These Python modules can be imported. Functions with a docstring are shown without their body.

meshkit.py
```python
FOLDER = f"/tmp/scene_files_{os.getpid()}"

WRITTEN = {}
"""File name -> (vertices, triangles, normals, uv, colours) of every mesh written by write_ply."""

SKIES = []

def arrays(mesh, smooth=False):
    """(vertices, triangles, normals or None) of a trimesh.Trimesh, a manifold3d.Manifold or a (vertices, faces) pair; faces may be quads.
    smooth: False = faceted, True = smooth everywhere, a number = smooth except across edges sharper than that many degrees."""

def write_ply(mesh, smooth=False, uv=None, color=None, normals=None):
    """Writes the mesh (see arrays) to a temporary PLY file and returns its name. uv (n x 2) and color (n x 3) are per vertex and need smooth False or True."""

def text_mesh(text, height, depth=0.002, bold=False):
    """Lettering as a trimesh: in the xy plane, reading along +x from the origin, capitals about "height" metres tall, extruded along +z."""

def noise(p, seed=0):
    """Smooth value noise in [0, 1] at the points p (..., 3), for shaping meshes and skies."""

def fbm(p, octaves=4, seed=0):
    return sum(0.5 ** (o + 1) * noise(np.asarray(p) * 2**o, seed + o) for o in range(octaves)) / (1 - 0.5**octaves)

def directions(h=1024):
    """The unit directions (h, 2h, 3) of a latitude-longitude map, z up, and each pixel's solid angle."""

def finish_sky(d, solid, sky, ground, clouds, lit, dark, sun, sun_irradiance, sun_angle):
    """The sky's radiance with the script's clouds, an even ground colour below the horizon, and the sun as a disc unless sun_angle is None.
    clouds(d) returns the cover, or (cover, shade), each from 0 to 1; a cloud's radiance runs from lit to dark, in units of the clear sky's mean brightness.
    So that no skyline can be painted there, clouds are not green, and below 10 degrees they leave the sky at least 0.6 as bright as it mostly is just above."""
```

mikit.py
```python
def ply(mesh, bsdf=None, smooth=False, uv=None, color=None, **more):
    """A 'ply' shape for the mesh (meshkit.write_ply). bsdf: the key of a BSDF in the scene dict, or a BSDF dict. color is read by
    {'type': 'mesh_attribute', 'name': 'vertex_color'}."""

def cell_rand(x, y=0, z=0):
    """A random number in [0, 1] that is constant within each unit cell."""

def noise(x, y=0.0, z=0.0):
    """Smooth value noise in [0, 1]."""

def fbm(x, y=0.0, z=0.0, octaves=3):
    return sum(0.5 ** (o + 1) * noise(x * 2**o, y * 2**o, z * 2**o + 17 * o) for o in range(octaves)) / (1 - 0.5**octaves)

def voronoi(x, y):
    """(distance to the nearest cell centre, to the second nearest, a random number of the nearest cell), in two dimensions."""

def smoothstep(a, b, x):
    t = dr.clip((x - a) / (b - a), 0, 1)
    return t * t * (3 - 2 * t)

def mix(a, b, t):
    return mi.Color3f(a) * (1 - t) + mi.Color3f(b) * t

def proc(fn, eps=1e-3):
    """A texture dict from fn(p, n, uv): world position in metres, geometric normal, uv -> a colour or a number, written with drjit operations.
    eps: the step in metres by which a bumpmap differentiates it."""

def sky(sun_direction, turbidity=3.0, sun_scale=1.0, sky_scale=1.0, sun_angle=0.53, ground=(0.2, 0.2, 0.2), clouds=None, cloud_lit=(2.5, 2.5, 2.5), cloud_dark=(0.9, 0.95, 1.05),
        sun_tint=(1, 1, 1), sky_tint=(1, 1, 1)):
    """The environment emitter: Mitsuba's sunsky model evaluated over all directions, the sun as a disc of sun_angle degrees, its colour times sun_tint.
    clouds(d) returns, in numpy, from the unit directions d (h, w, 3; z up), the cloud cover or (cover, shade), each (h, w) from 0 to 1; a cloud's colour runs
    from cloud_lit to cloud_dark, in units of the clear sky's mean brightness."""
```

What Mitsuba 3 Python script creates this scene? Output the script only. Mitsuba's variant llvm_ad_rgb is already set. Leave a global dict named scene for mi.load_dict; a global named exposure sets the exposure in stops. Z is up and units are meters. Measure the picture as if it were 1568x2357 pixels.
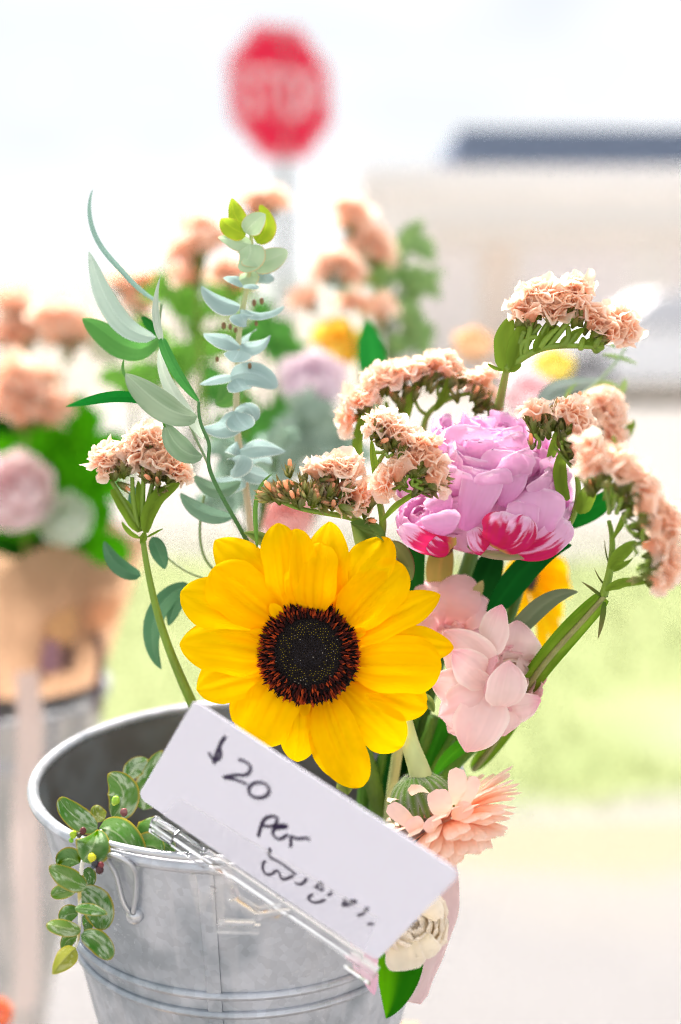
import math, random
import numpy as np, trimesh, mitsuba as mi, mikit
from scipy.interpolate import CubicSpline, PchipInterpolator
from shapely.geometry import Polygon
import meshkit

# ------------------------------------------------------------------ camera, sky, exposure
T = mi.ScalarTransform4f
EYE = np.array([0.0, 0.0, 1.26]); PITCH = math.radians(9.7); FOC = 2800.0; FOCUS = 0.58
FWD = np.array([0, math.cos(PITCH), -math.sin(PITCH)]); UPV = np.array([0, math.sin(PITCH), math.cos(PITCH)]); RGT = np.array([1.0, 0, 0])
exposure = 3.15
def mk_shade(d): return np.clip((meshkit.fbm(d * [2.6, 2.6, 4.5] + [3.1, 7.7, 1.2], 4, 2) - .36) * 2.6, 0, 1)     # soft thin cloud
scene = {
    'camera': {'type': 'thinlens', 'fov': math.degrees(2 * math.atan(784 / FOC)), 'fov_axis': 'x', 'near_clip': 0.05, 'far_clip': 2000.0,
               'aperture_radius': 0.0070, 'focus_distance': FOCUS,
               'to_world': T().look_at(origin=EYE.tolist(), target=(EYE + FWD).tolist(), up=[0, 0, 1])},
    'daylight': mikit.sky([-0.35, 0.62, 1.0], turbidity=4, sun_scale=0.95, sun_angle=22.0, sun_tint=(.93, 1.0, 1.2), clouds=lambda d: (0.95, mk_shade(d)), cloud_lit=(1.21, 1.20, 1.20), cloud_dark=(0.85, 0.87, 0.89), ground=(0.3, 0.3, 0.27)),
}
labels = {}
RS = np.random.RandomState(7)

# ------------------------------------------------------------------ helpers
def P(x, y, d):
    """A point d metres in front of the lens on the line of sight through (x, y) of the 1568 wide view."""
    d = d * FAR[0]
    return EYE + d * (FWD + RGT * (x - 784) / FOC - UPV * (y - 1178) / FOC)
def PX(n, d=FOCUS): return n * d * FAR[0] / FOC
FAR = [1.0]      # the rear bouquets are laid out at once farther off
def lin(r, g, b):
    c = np.array([r, g, b]) / 255.0
    return np.where(c <= 0.04045, c / 12.92, ((c + 0.055) / 1.055) ** 2.4)
def unit(v): v = np.asarray(v, float); return v / (np.linalg.norm(v) + 1e-12)
_used = {}
def numbered(k):
    n = _used.get(k, 0); _used[k] = n + 1
    return k if n == 0 else f'{k}_{n:03d}'
def thing(name, label, cat, group=None):
    k = numbered(name); labels[k] = {'label': label, 'category': cat}
    if group: labels[k]['group'] = group
    return k
def part(parent, name, shape, label=None, kind=None):
    k = numbered(parent + '__' + name); scene[k] = shape
    if label or kind:
        labels[k] = {}
        if label: labels[k]['label'] = label
        if kind: labels[k]['kind'] = kind
    return k
def single(name, shape, label, cat, group=None, kind=None):
    k = numbered(name); scene[k] = shape; labels[k] = {}
    if label: labels[k]['label'] = label
    if cat: labels[k]['category'] = cat
    if group: labels[k]['group'] = group
    if kind: labels[k]['kind'] = kind
    return k
def struct(name, shape, label=None):
    k = numbered(name); scene[k] = shape; labels[k] = {'kind': 'structure'}
    if label: labels[k]['label'] = label
    return k
TINT, _tint = [], {}
def vply(V, F, bsdf, col, uv=None, smooth=True, **kw):
    """A mesh whose per-vertex colours ride in its uv: each mesh's colours are a plane c0 + s e1 + t e2 through colour space (rows of TINT); uv = (s, row + t)."""
    V = np.asarray(V, float); col = np.asarray(col, float)
    if col.ndim == 1: col = np.tile(col, (len(V), 1))
    mu = col.mean(0); X = col - mu
    if np.abs(X).max() < 1e-5: st, row = np.full((len(V), 2), .5), (mu, mu * 0, mu * 0)
    else:
        e = np.linalg.svd(X[:: max(1, len(X) // 4000)], full_matrices=False)[2][:2]; e = np.vstack([e, np.zeros((2 - len(e), 3))]); q = X @ e.T; lo, hi = q.min(0), q.max(0); w = np.maximum(hi - lo, 1e-6)
        st, row = (q - lo) / w, (mu + lo @ e, e[0] * w[0], e[1] * w[1])
    key = tuple(np.round(np.concatenate(row), 5)); i = _tint.setdefault(key, len(TINT))
    if i == len(TINT): TINT.append(row)
    return mikit.ply((V, np.asarray(F)), bsdf, smooth=smooth, uv=np.stack([st[:, 0], i + .02 + .96 * st[:, 1]], 1), **kw)
def tint(p, n, uv):
    import drjit as dr
    i = dr.floor(uv.y); k = mi.UInt32(dr.clip(i, 0, len(TINT) - 1)); t = dr.clip((uv.y - i - .02) / .96, 0, 1)
    return dr.clip(dr.gather(mi.Color3f, TABLE[0], k) + dr.gather(mi.Color3f, TABLE[1], k) * uv.x + dr.gather(mi.Color3f, TABLE[2], k) * t, 0, 1)
def merge(parts):
    Vs, Fs, Cs, n = [], [], [], 0
    for V, F, C in parts:
        C = np.asarray(C, float)
        if C.ndim == 1: C = np.tile(C, (len(V), 1))
        F = np.asarray(F)
        if F.shape[1] == 4: F = np.vstack([F[:, [0, 1, 2]], F[:, [0, 2, 3]]])
        Vs.append(V); Fs.append(F + n); Cs.append(C); n += len(V)
    return np.vstack(Vs), np.vstack(Fs), np.vstack(Cs)
def grid_faces(nv, nu, wrap=False):
    i, j = np.meshgrid(np.arange(nv - 1), np.arange(nu if wrap else nu - 1), indexing='ij')
    j2 = (j + 1) % nu
    return np.stack([i * nu + j, i * nu + j2, (i + 1) * nu + j2, (i + 1) * nu + j], -1).reshape(-1, 4)
def spline(pts, n):
    p = np.asarray(pts, float)
    s = np.r_[0, np.cumsum(np.linalg.norm(np.diff(p, axis=0), axis=1))]; s /= s[-1]
    t = np.linspace(0, 1, n)
    if len(p) == 2: return p[0] + t[:, None] * (p[1] - p[0])
    return CubicSpline(s, p)(t) if len(p) > 3 else np.stack([np.polyval(np.polyfit(s, p[:, k], 2), t) for k in range(3)], 1)
def tube(pts, radii, sides=8, n=None, cap=True):
    p = spline(pts, n or max(6, 5 * len(pts)))
    r = np.interp(np.linspace(0, 1, len(p)), np.linspace(0, 1, len(np.atleast_1d(radii))), np.atleast_1d(radii)) if np.ndim(radii) else np.full(len(p), radii)
    t = np.gradient(p, axis=0); t /= np.linalg.norm(t, axis=1, keepdims=True) + 1e-12
    a = unit(np.cross(t[0], [0.31, 0.8, 0.5])); A = []
    for k in range(len(p)):
        a = unit(a - t[k] * (a @ t[k])); A.append(a)
    A = np.array(A); B = np.cross(t, A); th = np.arange(sides) * 2 * np.pi / sides
    V = (p[:, None] + r[:, None, None] * (np.cos(th)[None, :, None] * A[:, None] + np.sin(th)[None, :, None] * B[:, None])).reshape(-1, 3)
    F = grid_faces(len(p), sides, True); F = np.vstack([F[:, [0, 1, 2]], F[:, [0, 2, 3]]])
    if cap:
        c0, c1 = len(V), len(V) + 1; V = np.vstack([V, p[0] - t[0] * r[0] * .3, p[-1] + t[-1] * r[-1] * .3]); j = np.arange(sides); e = (len(p) - 1) * sides
        F = np.vstack([F, np.stack([(j + 1) % sides, j, j * 0 + c0], 1), np.stack([e + j, e + (j + 1) % sides, j * 0 + c1], 1)])
    return V, F
def prof(t, a, b, c=0.0):
    m = a / (a + b); f = lambda t: np.power(np.clip(t, 0, 1), a) * np.power(np.clip(1 - t, 0, 1), b)
    w = f(t) / f(m)
    return np.maximum(w, c * (1 - t / m)) if c else w
def blade(spine, width, nrm, a=.6, b=.6, base=0.0, cup=0.0, fold=0.0, bend=0.0, curl=0.0, ruffle=0.0, ridge=0.0, wob=0.0, twist=0.0, nu=9, nv=12, seed=0, notch=0.0, plateau=1.0, rag=0.0):
    """A petal or leaf about a spine: width profile, cross-cup, midrib fold, ruffled rim, ridges. Returns V, F, u(-1..1), t(0..1)."""
    s = spline(spine, nv); L = np.linalg.norm(np.diff(s, axis=0), axis=1).sum()
    t = np.linspace(0, 1, nv); tt = 1 - (1 - t) ** 1.25
    s = np.stack([np.interp(tt, t, s[:, k]) for k in range(3)], 1); t = tt
    ax = np.gradient(s, axis=0); ax /= np.linalg.norm(ax, axis=1, keepdims=True) + 1e-12
    n = np.tile(np.asarray(nrm, float), (nv, 1)) if np.ndim(nrm) == 1 else spline(nrm, nv)
    n = n - ax * (n * ax).sum(1, keepdims=True); n /= np.linalg.norm(n, axis=1, keepdims=True) + 1e-12
    sd = np.cross(ax, n)
    if twist:
        c, d = np.cos(twist * t)[:, None], np.sin(twist * t)[:, None]; n, sd = n * c - sd * d, sd * c + n * d
    u = np.linspace(-1, 1, nu); U, TT = np.meshgrid(u, t)
    r = np.random.RandomState(seed); ph = r.rand(8) * 6.28
    w = width / 2 * np.minimum(1, plateau * prof(t, a, b, base)) if plateau > 1 else width / 2 * prof(t, a, b, base)
    if plateau > 1: w = np.convolve(np.r_[w[:1], w, w[-1:]], [.25, .5, .25], 'valid')
    W = w[:, None] * np.ones_like(U)
    W = W * (1 + wob * (np.sin(7 * TT + ph[0] + 2 * np.sign(U)) * .6 + .4 * np.sin(15 * TT + ph[1] + np.sign(U))) * np.abs(U) ** 2)
    H = bend * L * 4 * TT * (1 - TT) + cup * W * U ** 2 - fold * W * np.abs(U) + curl * L * TT ** 3
    H = H + ruffle * width * (np.sin(9 * TT + ph[2] + 1.5 * U) * .6 + .5 * np.sin(19 * TT + ph[3] + 3 * U) + .5 * np.sin(6 * U + ph[4])) * (np.abs(U) ** 2 * .7 + .5 * TT ** 4) * np.minimum(1, TT * 3)
    H = H + ridge * width * (np.cos(U * 9 + ph[5]) * .5 + .5 * np.cos(U * 5 + ph[6])) * np.sin(np.pi * np.clip(TT, 0, 1)) ** .7
    A = -notch * L * np.exp(-((U - .25 * math.sin(ph[7])) / .25) ** 2) * TT ** 8 + (rag * L * (np.sin(9 * U + ph[6]) * .5 + .35 * np.sin(17 * U + ph[5]) + .25 * np.sin(31 * U + ph[4])) * TT ** 6 if rag else 0)
    V = s[:, None] + sd[:, None] * (W * U)[..., None] + n[:, None] * H[..., None] + ax[:, None] * A[..., None]
    return V.reshape(-1, 3), grid_faces(nv, nu), U.ravel(), TT.ravel()
def shell(C, axis, ref, az, R, th0, th1, hw, a=.45, b=.35, flare=0.0, ruffle=0.0, notch=0.0, nu=11, nv=12, seed=0, stretch=1.0, wob=.12, open_=0.0):
    """A cupped petal lying on a sphere about C: from polar angle th0 (degrees from the axis, at its base) to th1 (its rim)."""
    ax = unit(axis); x = unit(ref - ax * (ref @ ax)); y = np.cross(ax, x); r = np.random.RandomState(seed); ph = r.rand(8) * 6.28
    t = np.linspace(0, 1, nv); u = np.linspace(-1, 1, nu); U, TT = np.meshgrid(u, t)
    rim = th1 + (th0 - th1) * (.10 * U ** 2 + notch * np.exp(-(U / .25) ** 2) + wob * .5 * (np.sin(5 * U + ph[0]) * .5 + .4 * np.sin(11 * U + ph[1])))
    th = np.radians(th0 + (rim - th0) * TT)
    w = np.radians(hw) * np.maximum(prof(t, a, b), .25 * (1 - t))[:, None] * (1 + .06 * np.sin(8 * TT + ph[2]))
    phi = math.radians(az) + w * U / np.maximum(np.sin(th), .35)
    RR = R * (1 + flare * TT ** 2.5 + open_ * TT + ruffle * (np.sin(7 * U + ph[3]) * .6 + .5 * np.sin(15 * U + ph[4] + 3 * TT)) * TT ** 3 + .015 * np.sin(4 * U + 6 * TT + ph[5]) - .05 * U ** 2 * TT)
    d = (np.sin(th) * np.cos(phi))[..., None] * x + (np.sin(th) * np.sin(phi))[..., None] * y + (np.cos(th) * stretch)[..., None] * ax
    return (C + RR[..., None] * d).reshape(-1, 3), grid_faces(nv, nu), U.ravel(), TT.ravel()
def mixc(a, b, t): t = np.clip(np.asarray(t), 0, 1)[:, None]; return np.asarray(a) * (1 - t) + np.asarray(b) * t
def uvof(U, TT): return np.stack([U * .5 + .5, TT], 1)
def n2(x, y, seed=0): return meshkit.noise(np.stack([np.asarray(x, float), np.asarray(y, float), np.asarray(x) * 0 + .37], -1), seed)
def toward(p): return unit(EYE - p)

VC = mikit.proc(tint)
def vein(p, n, uv): return mikit.noise(p.x * 1500, p.y * 1500, p.z * 500) * .6 + .4 * mikit.noise(p.x * 700, p.y * 700, p.z * 2600)
def leafvein(p, n, uv): return mikit.noise(p.x * 900, p.y * 900, p.z * 900) * .5 + .5 * mikit.noise(p.x * 2600, p.y * 2600, p.z * 2600)
scene['petal'] = {'type': 'bumpmap', 'scale': 0.00012, 'tex': mikit.proc(vein, 2e-4), 'bsdf': {'type': 'principledthin', 'base_color': VC, 'roughness': .6, 'diff_trans': .72, 'spec_trans': 0.0, 'eta': 1.33, 'sheen': .15}}
scene['sun_petal'] = {'type': 'bumpmap', 'scale': 0.00008, 'tex': mikit.proc(vein, 2e-4), 'bsdf': {'type': 'principledthin', 'base_color': VC, 'roughness': .6, 'diff_trans': .62, 'spec_trans': 0.0, 'eta': 1.33, 'sheen': .1}}
scene['leaf'] = {'type': 'bumpmap', 'scale': 0.00015, 'tex': mikit.proc(leafvein, 2e-4), 'bsdf': {'type': 'principledthin', 'base_color': VC, 'roughness': .38, 'diff_trans': .6, 'spec_trans': 0.0, 'eta': 1.45}}
scene['waxy_leaf'] = {'type': 'bumpmap', 'scale': 0.00012, 'tex': mikit.proc(leafvein, 2e-4), 'bsdf': {'type': 'principledthin', 'base_color': VC, 'roughness': .5, 'diff_trans': .45, 'spec_trans': 0.0, 'eta': 1.4}}
scene['crepe'] = {'type': 'principledthin', 'base_color': VC, 'roughness': .75, 'sheen': .9, 'sheen_tint': .6, 'diff_trans': 1.2, 'spec_trans': 0.0, 'eta': 1.3}
scene['stalk'] = {'type': 'twosided', 'bsdf': {'type': 'principled', 'base_color': VC, 'roughness': .5, 'specular': .4}}
scene['matte'] = {'type': 'twosided', 'bsdf': {'type': 'principled', 'base_color': VC, 'roughness': .75, 'specular': .25}}
scene['gloss'] = {'type': 'twosided', 'bsdf': {'type': 'principled', 'base_color': VC, 'roughness': .25, 'specular': .5}}

# ------------------------------------------------------------------ the setting
def box(x0, x1, y0, y1, z0, z1, bev=0.0):
    m = trimesh.creation.box(extents=(x1 - x0, y1 - y0, z1 - z0)); m.apply_translation(((x0 + x1) / 2, (y0 + y1) / 2, (z0 + z1) / 2))
    return m
def sheet(x0, x1, y0, y1, z, n=2):
    xs, ys = np.linspace(x0, x1, n), np.linspace(y0, y1, n); X, Y = np.meshgrid(xs, ys)
    return np.stack([X, Y, X * 0 + z], -1).reshape(-1, 3), grid_faces(n, n)
def mat(fn, rough=.85, bump=None, bscale=.01):
    b = {'type': 'principled', 'base_color': mikit.proc(fn), 'roughness': rough, 'specular': .3}
    if bump: b = {'type': 'bumpmap', 'scale': bscale, 'tex': mikit.proc(bump), 'bsdf': b}
    return {'type': 'twosided', 'bsdf': b}
scene['dirt_look'] = mat(lambda p, n, uv: mikit.mix((.22, .2, .17), (.27, .25, .215), mikit.fbm(p.x * 1.7, p.y * 1.7, 0)))
def turf(p, n, uv):
    g = mikit.mix((.17, .22, .085), (.225, .26, .115), mikit.fbm(p.x * 3, p.y * 3, 1)); w = mikit.fbm(p.x * 1.6, p.y * 1.6, 6) - .5
    bare = 1 - mikit.smoothstep(2.8, 3.25, p.y + w * .9) * (1 - mikit.smoothstep(5.6, 6.3, p.y + w))
    import drjit as dr
    spot = 1 - mikit.smoothstep(.25, 1.05, dr.sqrt(dr.square((p.x - 1.75) / 1.05) + dr.square((p.y - 3.45) / .62)) + w * .5)
    return mikit.mix(g, (.25, .243, .235), dr.maximum(bare * .85, spot * .95))
scene['turf_look'] = mat(turf)
def paving(p, n, uv):
    c = mikit.mix((.192, .193, .196), (.222, .223, .227), mikit.fbm(p.x * 2.3, p.y * 2.3, 2)); w = mikit.fbm(p.x * 1.1, p.y * 1.4, 8) - .5
    c = mikit.mix(c, (.235, .23, .215), mikit.smoothstep(2.0, 2.75, p.y + w * 1.1))
    return mikit.mix(c, (.225, .232, .165), mikit.smoothstep(2.5, 2.85, p.y + w * 1.4 - p.x * .12))
scene['paving_look'] = mat(paving)
scene['road_look'] = mat(lambda p, n, uv: mikit.mix((.22, .213, .20), (.25, .243, .23), mikit.fbm(p.x * 1.3, p.y * 1.3, 3)))
struct('ground', mikit.ply(sheet(-400, 400, -30, 900, 0.0), 'dirt_look'))
struct('lawn', mikit.ply(sheet(-9, 9, 2.6, 6.5, 0.006), 'turf_look'))
struct('pavement', mikit.ply(sheet(-5, 5, -2.5, 2.8, 0.012), 'paving_look'))
struct('road', mikit.ply(sheet(-60, 60, 6.6, 15.5, 0.004), 'road_look'))
struct('kerb', mikit.ply(box(-40, 40, 6.5, 6.62, -.05, .018), 'paving_look'))
def tufts():
    r = np.random.RandomState(3); n = 9000
    x, y = r.uniform(-3.5, 3.5, n), r.uniform(2.85, 6.3, n)
    keep = ~((((x - 1.55) / .85) ** 2 + ((y - 3.5) / .52) ** 2 < 1) | ((x > 1.3) & (x < 2.6) & (y < 3.6))); x, y = x[keep], y[keep]; n = len(x)
    h, a, l = r.uniform(.025, .06, n), r.rand(n) * 6.28, r.uniform(-.03, .03, (n, 2))
    w = .004; b = np.stack([x, y, x * 0 + .005], 1); s = np.stack([np.cos(a) * w, np.sin(a) * w, a * 0], 1)
    V = np.stack([b - s, b + s, b + np.c_[l, h]], 1).reshape(-1, 3)
    c = np.repeat(mixc([.15, .20, .06], [.25, .28, .10], r.rand(n)), 3, 0)
    return V, np.arange(3 * n).reshape(-1, 3), c
V, F, C = tufts(); single('grass', vply(V, F, 'leaf', C, smooth=False, uv=np.zeros((len(V), 2))), 'short pale green lawn grass between the paving and the road', 'grass', kind='stuff')

# pale far hills at the left
def hills():
    x = np.linspace(-260, 260, 160); ys = np.linspace(300, 520, 24); X, Y = np.meshgrid(x, ys)
    Z = (7 + 5 * meshkit.fbm(np.stack([X / 60, Y / 90, X * 0], -1), 4, 3)) * np.sin(np.pi * np.clip((Y - 300) / 220, 0, 1)) - .3
    return np.stack([X, Y, Z], -1).reshape(-1, 3), grid_faces(24, 160)
scene['hill_look'] = mat(lambda p, n, uv: mikit.mix((.17, .20, .19), (.23, .26, .24), mikit.fbm(p.x * .05, p.y * .05, 3)))
struct('hills', mikit.ply(hills(), 'hill_look', smooth=True))

# building with a dark roof screen, facing the road
def bply(m, col, look='matte'): return vply(m.vertices[m.faces].reshape(-1, 3), np.arange(len(m.faces) * 3).reshape(-1, 3), look, col, smooth=False)
YB = 20.0
bld = thing('storefront_building', 'long cream storefront with a dark grey roof across the road', 'building')
X0, X1 = 0.35, 17.0
part(bld, 'wall', bply(box(X0, X1, YB, YB + 8, 0, 3.25), lin(230, 226, 222)))
part(bld, 'parapet', bply(box(X0 - .06, X1 + .06, YB - .12, YB + 8.1, 3.05, 3.42), lin(228, 226, 225)))
m = trimesh.Trimesh(*[np.array(v) for v in ([(1.80, YB + 1, 3.42), (X1, YB + 1, 3.42), (X1, YB + 7, 3.42), (1.80, YB + 7, 3.42), (2.0, YB + 1.15, 4.16), (X1, YB + 1.15, 4.16), (X1, YB + 6.8, 4.16), (2.0, YB + 6.8, 4.16)], [(0, 1, 5), (0, 5, 4), (1, 2, 6), (1, 6, 5), (2, 3, 7), (2, 7, 6), (3, 0, 4), (3, 4, 7), (4, 5, 6), (4, 6, 7)])])
rf = part(bld, 'roof', bply(m, lin(92, 104, 124)))
part(bld, 'awning', bply(box(1.4, X1, YB - .45, YB - .121, 2.38, 2.5), lin(226, 220, 214)))
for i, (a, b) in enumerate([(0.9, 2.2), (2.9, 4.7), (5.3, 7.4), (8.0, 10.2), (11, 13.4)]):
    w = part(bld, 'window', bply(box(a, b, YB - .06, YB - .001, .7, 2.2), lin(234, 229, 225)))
    part(w, 'pane', bply(box(a + .08, b - .08, YB - .075, YB - .061, .78, 2.12), lin(226, 219, 217), 'gloss'))  # pale pane colour stands in for reflected bright surroundings
dr_ = part(bld, 'door', bply(box(2.3, 2.8, YB - .06, YB - .001, .02, 2.15), lin(226, 212, 200)))
part(dr_, 'handle', bply(box(2.72, 2.75, YB - .1, YB - .061, .95, 1.15), lin(180, 180, 180)))

# parked white car before the storefront
def car():
    t = thing('parked_car', 'white car parked in front of the cream storefront', 'car')
    x0, y0, Lc, Wc = 2.35, 15.6, 4.5, 1.78
    side = np.array([(0, .28), (.03, .62), (.2, .80), (1.05, .93), (1.75, 1.40), (3.1, 1.45), (3.95, 1.02), (4.42, .92), (4.5, .6), (4.46, .28)])
    poly = Polygon(side).buffer(-.05).buffer(.1, quad_segs=6).buffer(-.05)
    m = trimesh.creation.extrude_polygon(poly, Wc, engine='earcut'); v = m.vertices.copy(); z = v[:, 1]
    tum = np.where(z > .92, 1 - (z - .92) * .35, 1); m.vertices = np.c_[x0 + v[:, 0], y0 + Wc / 2 + (v[:, 2] - Wc / 2) * tum, z]
    part(t, 'body', bply(m, lin(235, 236, 240), 'gloss'))
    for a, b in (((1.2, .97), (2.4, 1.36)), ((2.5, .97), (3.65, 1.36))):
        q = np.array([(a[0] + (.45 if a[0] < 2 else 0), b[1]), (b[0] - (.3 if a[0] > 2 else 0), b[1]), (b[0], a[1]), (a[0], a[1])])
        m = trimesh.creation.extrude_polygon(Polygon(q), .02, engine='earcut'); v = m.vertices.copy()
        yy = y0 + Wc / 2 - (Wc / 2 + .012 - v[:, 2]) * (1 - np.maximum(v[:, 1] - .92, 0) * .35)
        m.vertices = np.c_[x0 + v[:, 0], yy, v[:, 1]]; part(t, 'window', bply(m, lin(196, 198, 205), 'gloss'))  # car glass coloured pale to imitate its reflections
    for wx in (.85, 3.65):
        for wy in (y0 + .1, y0 + Wc - .1):
            m = trimesh.creation.cylinder(.31, .2, sections=24); m.apply_transform(trimesh.transformations.rotation_matrix(np.pi / 2, (1, 0, 0))); m.apply_translation((x0 + wx, wy, .31))
            w = part(t, 'wheel', bply(m, [.03, .03, .03]))
            m = trimesh.creation.cylinder(.19, .215, sections=18); m.apply_transform(trimesh.transformations.rotation_matrix(np.pi / 2, (1, 0, 0))); m.apply_translation((x0 + wx, wy, .31)); part(w, 'rim', bply(m, lin(180, 180, 185), 'gloss'))
    part(t, 'headlight', bply(box(x0 + .02, x0 + .22, y0 + .08, y0 + .34, .6, .74), lin(240, 240, 240), 'gloss'))
    part(t, 'door_handle', bply(box(x0 + 2.2, x0 + 2.36, y0 - .03, y0 + .01, .86, .89), lin(230, 230, 232), 'gloss'))
car()

# stop sign beside the road
def stop_sign():
    d = 7.0; c = P(647, 214, d); W = .735
    t = thing('stop_sign', 'red eight-sided stop sign on a grey post above the flowers', 'road sign')
    y = c[1]; tilt = math.radians(-3); yaw = math.radians(40); cy, sy = math.cos(yaw), math.sin(yaw)
    def place(m, dy):
        v = m.vertices.copy(); ca, sa = math.cos(tilt), math.sin(tilt); q = np.c_[v[:, 0], v[:, 2] * 0 + dy - v[:, 2], v[:, 1]]
        q = np.c_[q[:, 0] * ca - q[:, 2] * sa * -1, q[:, 1], -q[:, 0] * sa + q[:, 2] * ca]
        q = np.c_[q[:, 0] * cy - q[:, 1] * sy, q[:, 0] * sy + q[:, 1] * cy, q[:, 2]] + [c[0], y, c[2]]
        return trimesh.Trimesh(q, m.faces[:, ::-1])
    def octa(w): a = np.radians(22.5 + 45 * np.arange(8)); return Polygon(np.stack([np.cos(a), np.sin(a)], 1) * w / 2 / math.cos(math.radians(22.5)))
    ex = lambda p, h: trimesh.creation.extrude_polygon(p, h, engine='earcut')
    pl = part(t, 'panel', bply(place(ex(octa(W), .003), 0), lin(222, 34, 72)))
    part(pl, 'border', bply(place(ex(octa(W - .03).difference(octa(W - .07)), .002), -.004), lin(228, 160, 176)))
    m = meshkit.text_mesh('STOP', .255, .002, bold=True); m.apply_translation(-m.bounds.mean(0)); m.apply_scale((.60 / m.extents[0], 1, 1)); part(pl, 'lettering', bply(place(m, -.004), lin(228, 190, 200)))
    part(t, 'post', bply(box(c[0] - .02, c[0] + .04, y + .02, y + .07, 0, c[2] + .33), lin(150, 152, 156)))
    for dz in (-.3, .3):
        m = trimesh.creation.cylinder(.012, .02, sections=10); m.apply_translation((0, dz, .004)); part(t, 'bolt', bply(place(m, 0), lin(190, 190, 190)))
stop_sign()


# ------------------------------------------------------------------ bucket, price card, clip
RC = P(574, 1776, .66); RR = 478 / FOC * .66; RZ = RC[2]
def galv(p, n, uv):
    import drjit as dr
    a = mikit.fbm(p.x * 34 + 3, p.y * 34, p.z * 16); b = mikit.fbm(p.x * 120, p.y * 120, p.z * 90); ph = dr.atan2(p.x - RC[0], -(p.y - RC[1]))
    c1, c2, cell = mikit.voronoi(ph * 30, p.z * 270); scr = mikit.smoothstep(.80, .90, mikit.noise(ph * 90 + p.z * 60, p.z * 700 - ph * 20)) * mikit.smoothstep(.45, .7, mikit.fbm(ph * 6, p.z * 30, 4))
    c = mikit.mix((.33, .37, .41), (.56, .59, .64), mikit.smoothstep(.36, .66, a * .8 + b * .2)); run = mikit.smoothstep(.62, .80, mikit.noise(ph * 26, p.z * 9))
    c = mikit.mix(c, (.62, .63, .66), run * .22) * (.92 + .15 * cell)
    return mikit.mix(c, (.72, .73, .75), scr * .35)
def galvr(p, n, uv): return .36 + .2 * mikit.fbm(p.x * 60, p.y * 60, p.z * 60)
scene['galvanised'] = {'type': 'twosided', 'bsdf': {'type': 'principled', 'base_color': mikit.proc(galv), 'metallic': .75, 'roughness': mikit.proc(galvr), 'specular': .5}}
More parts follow.
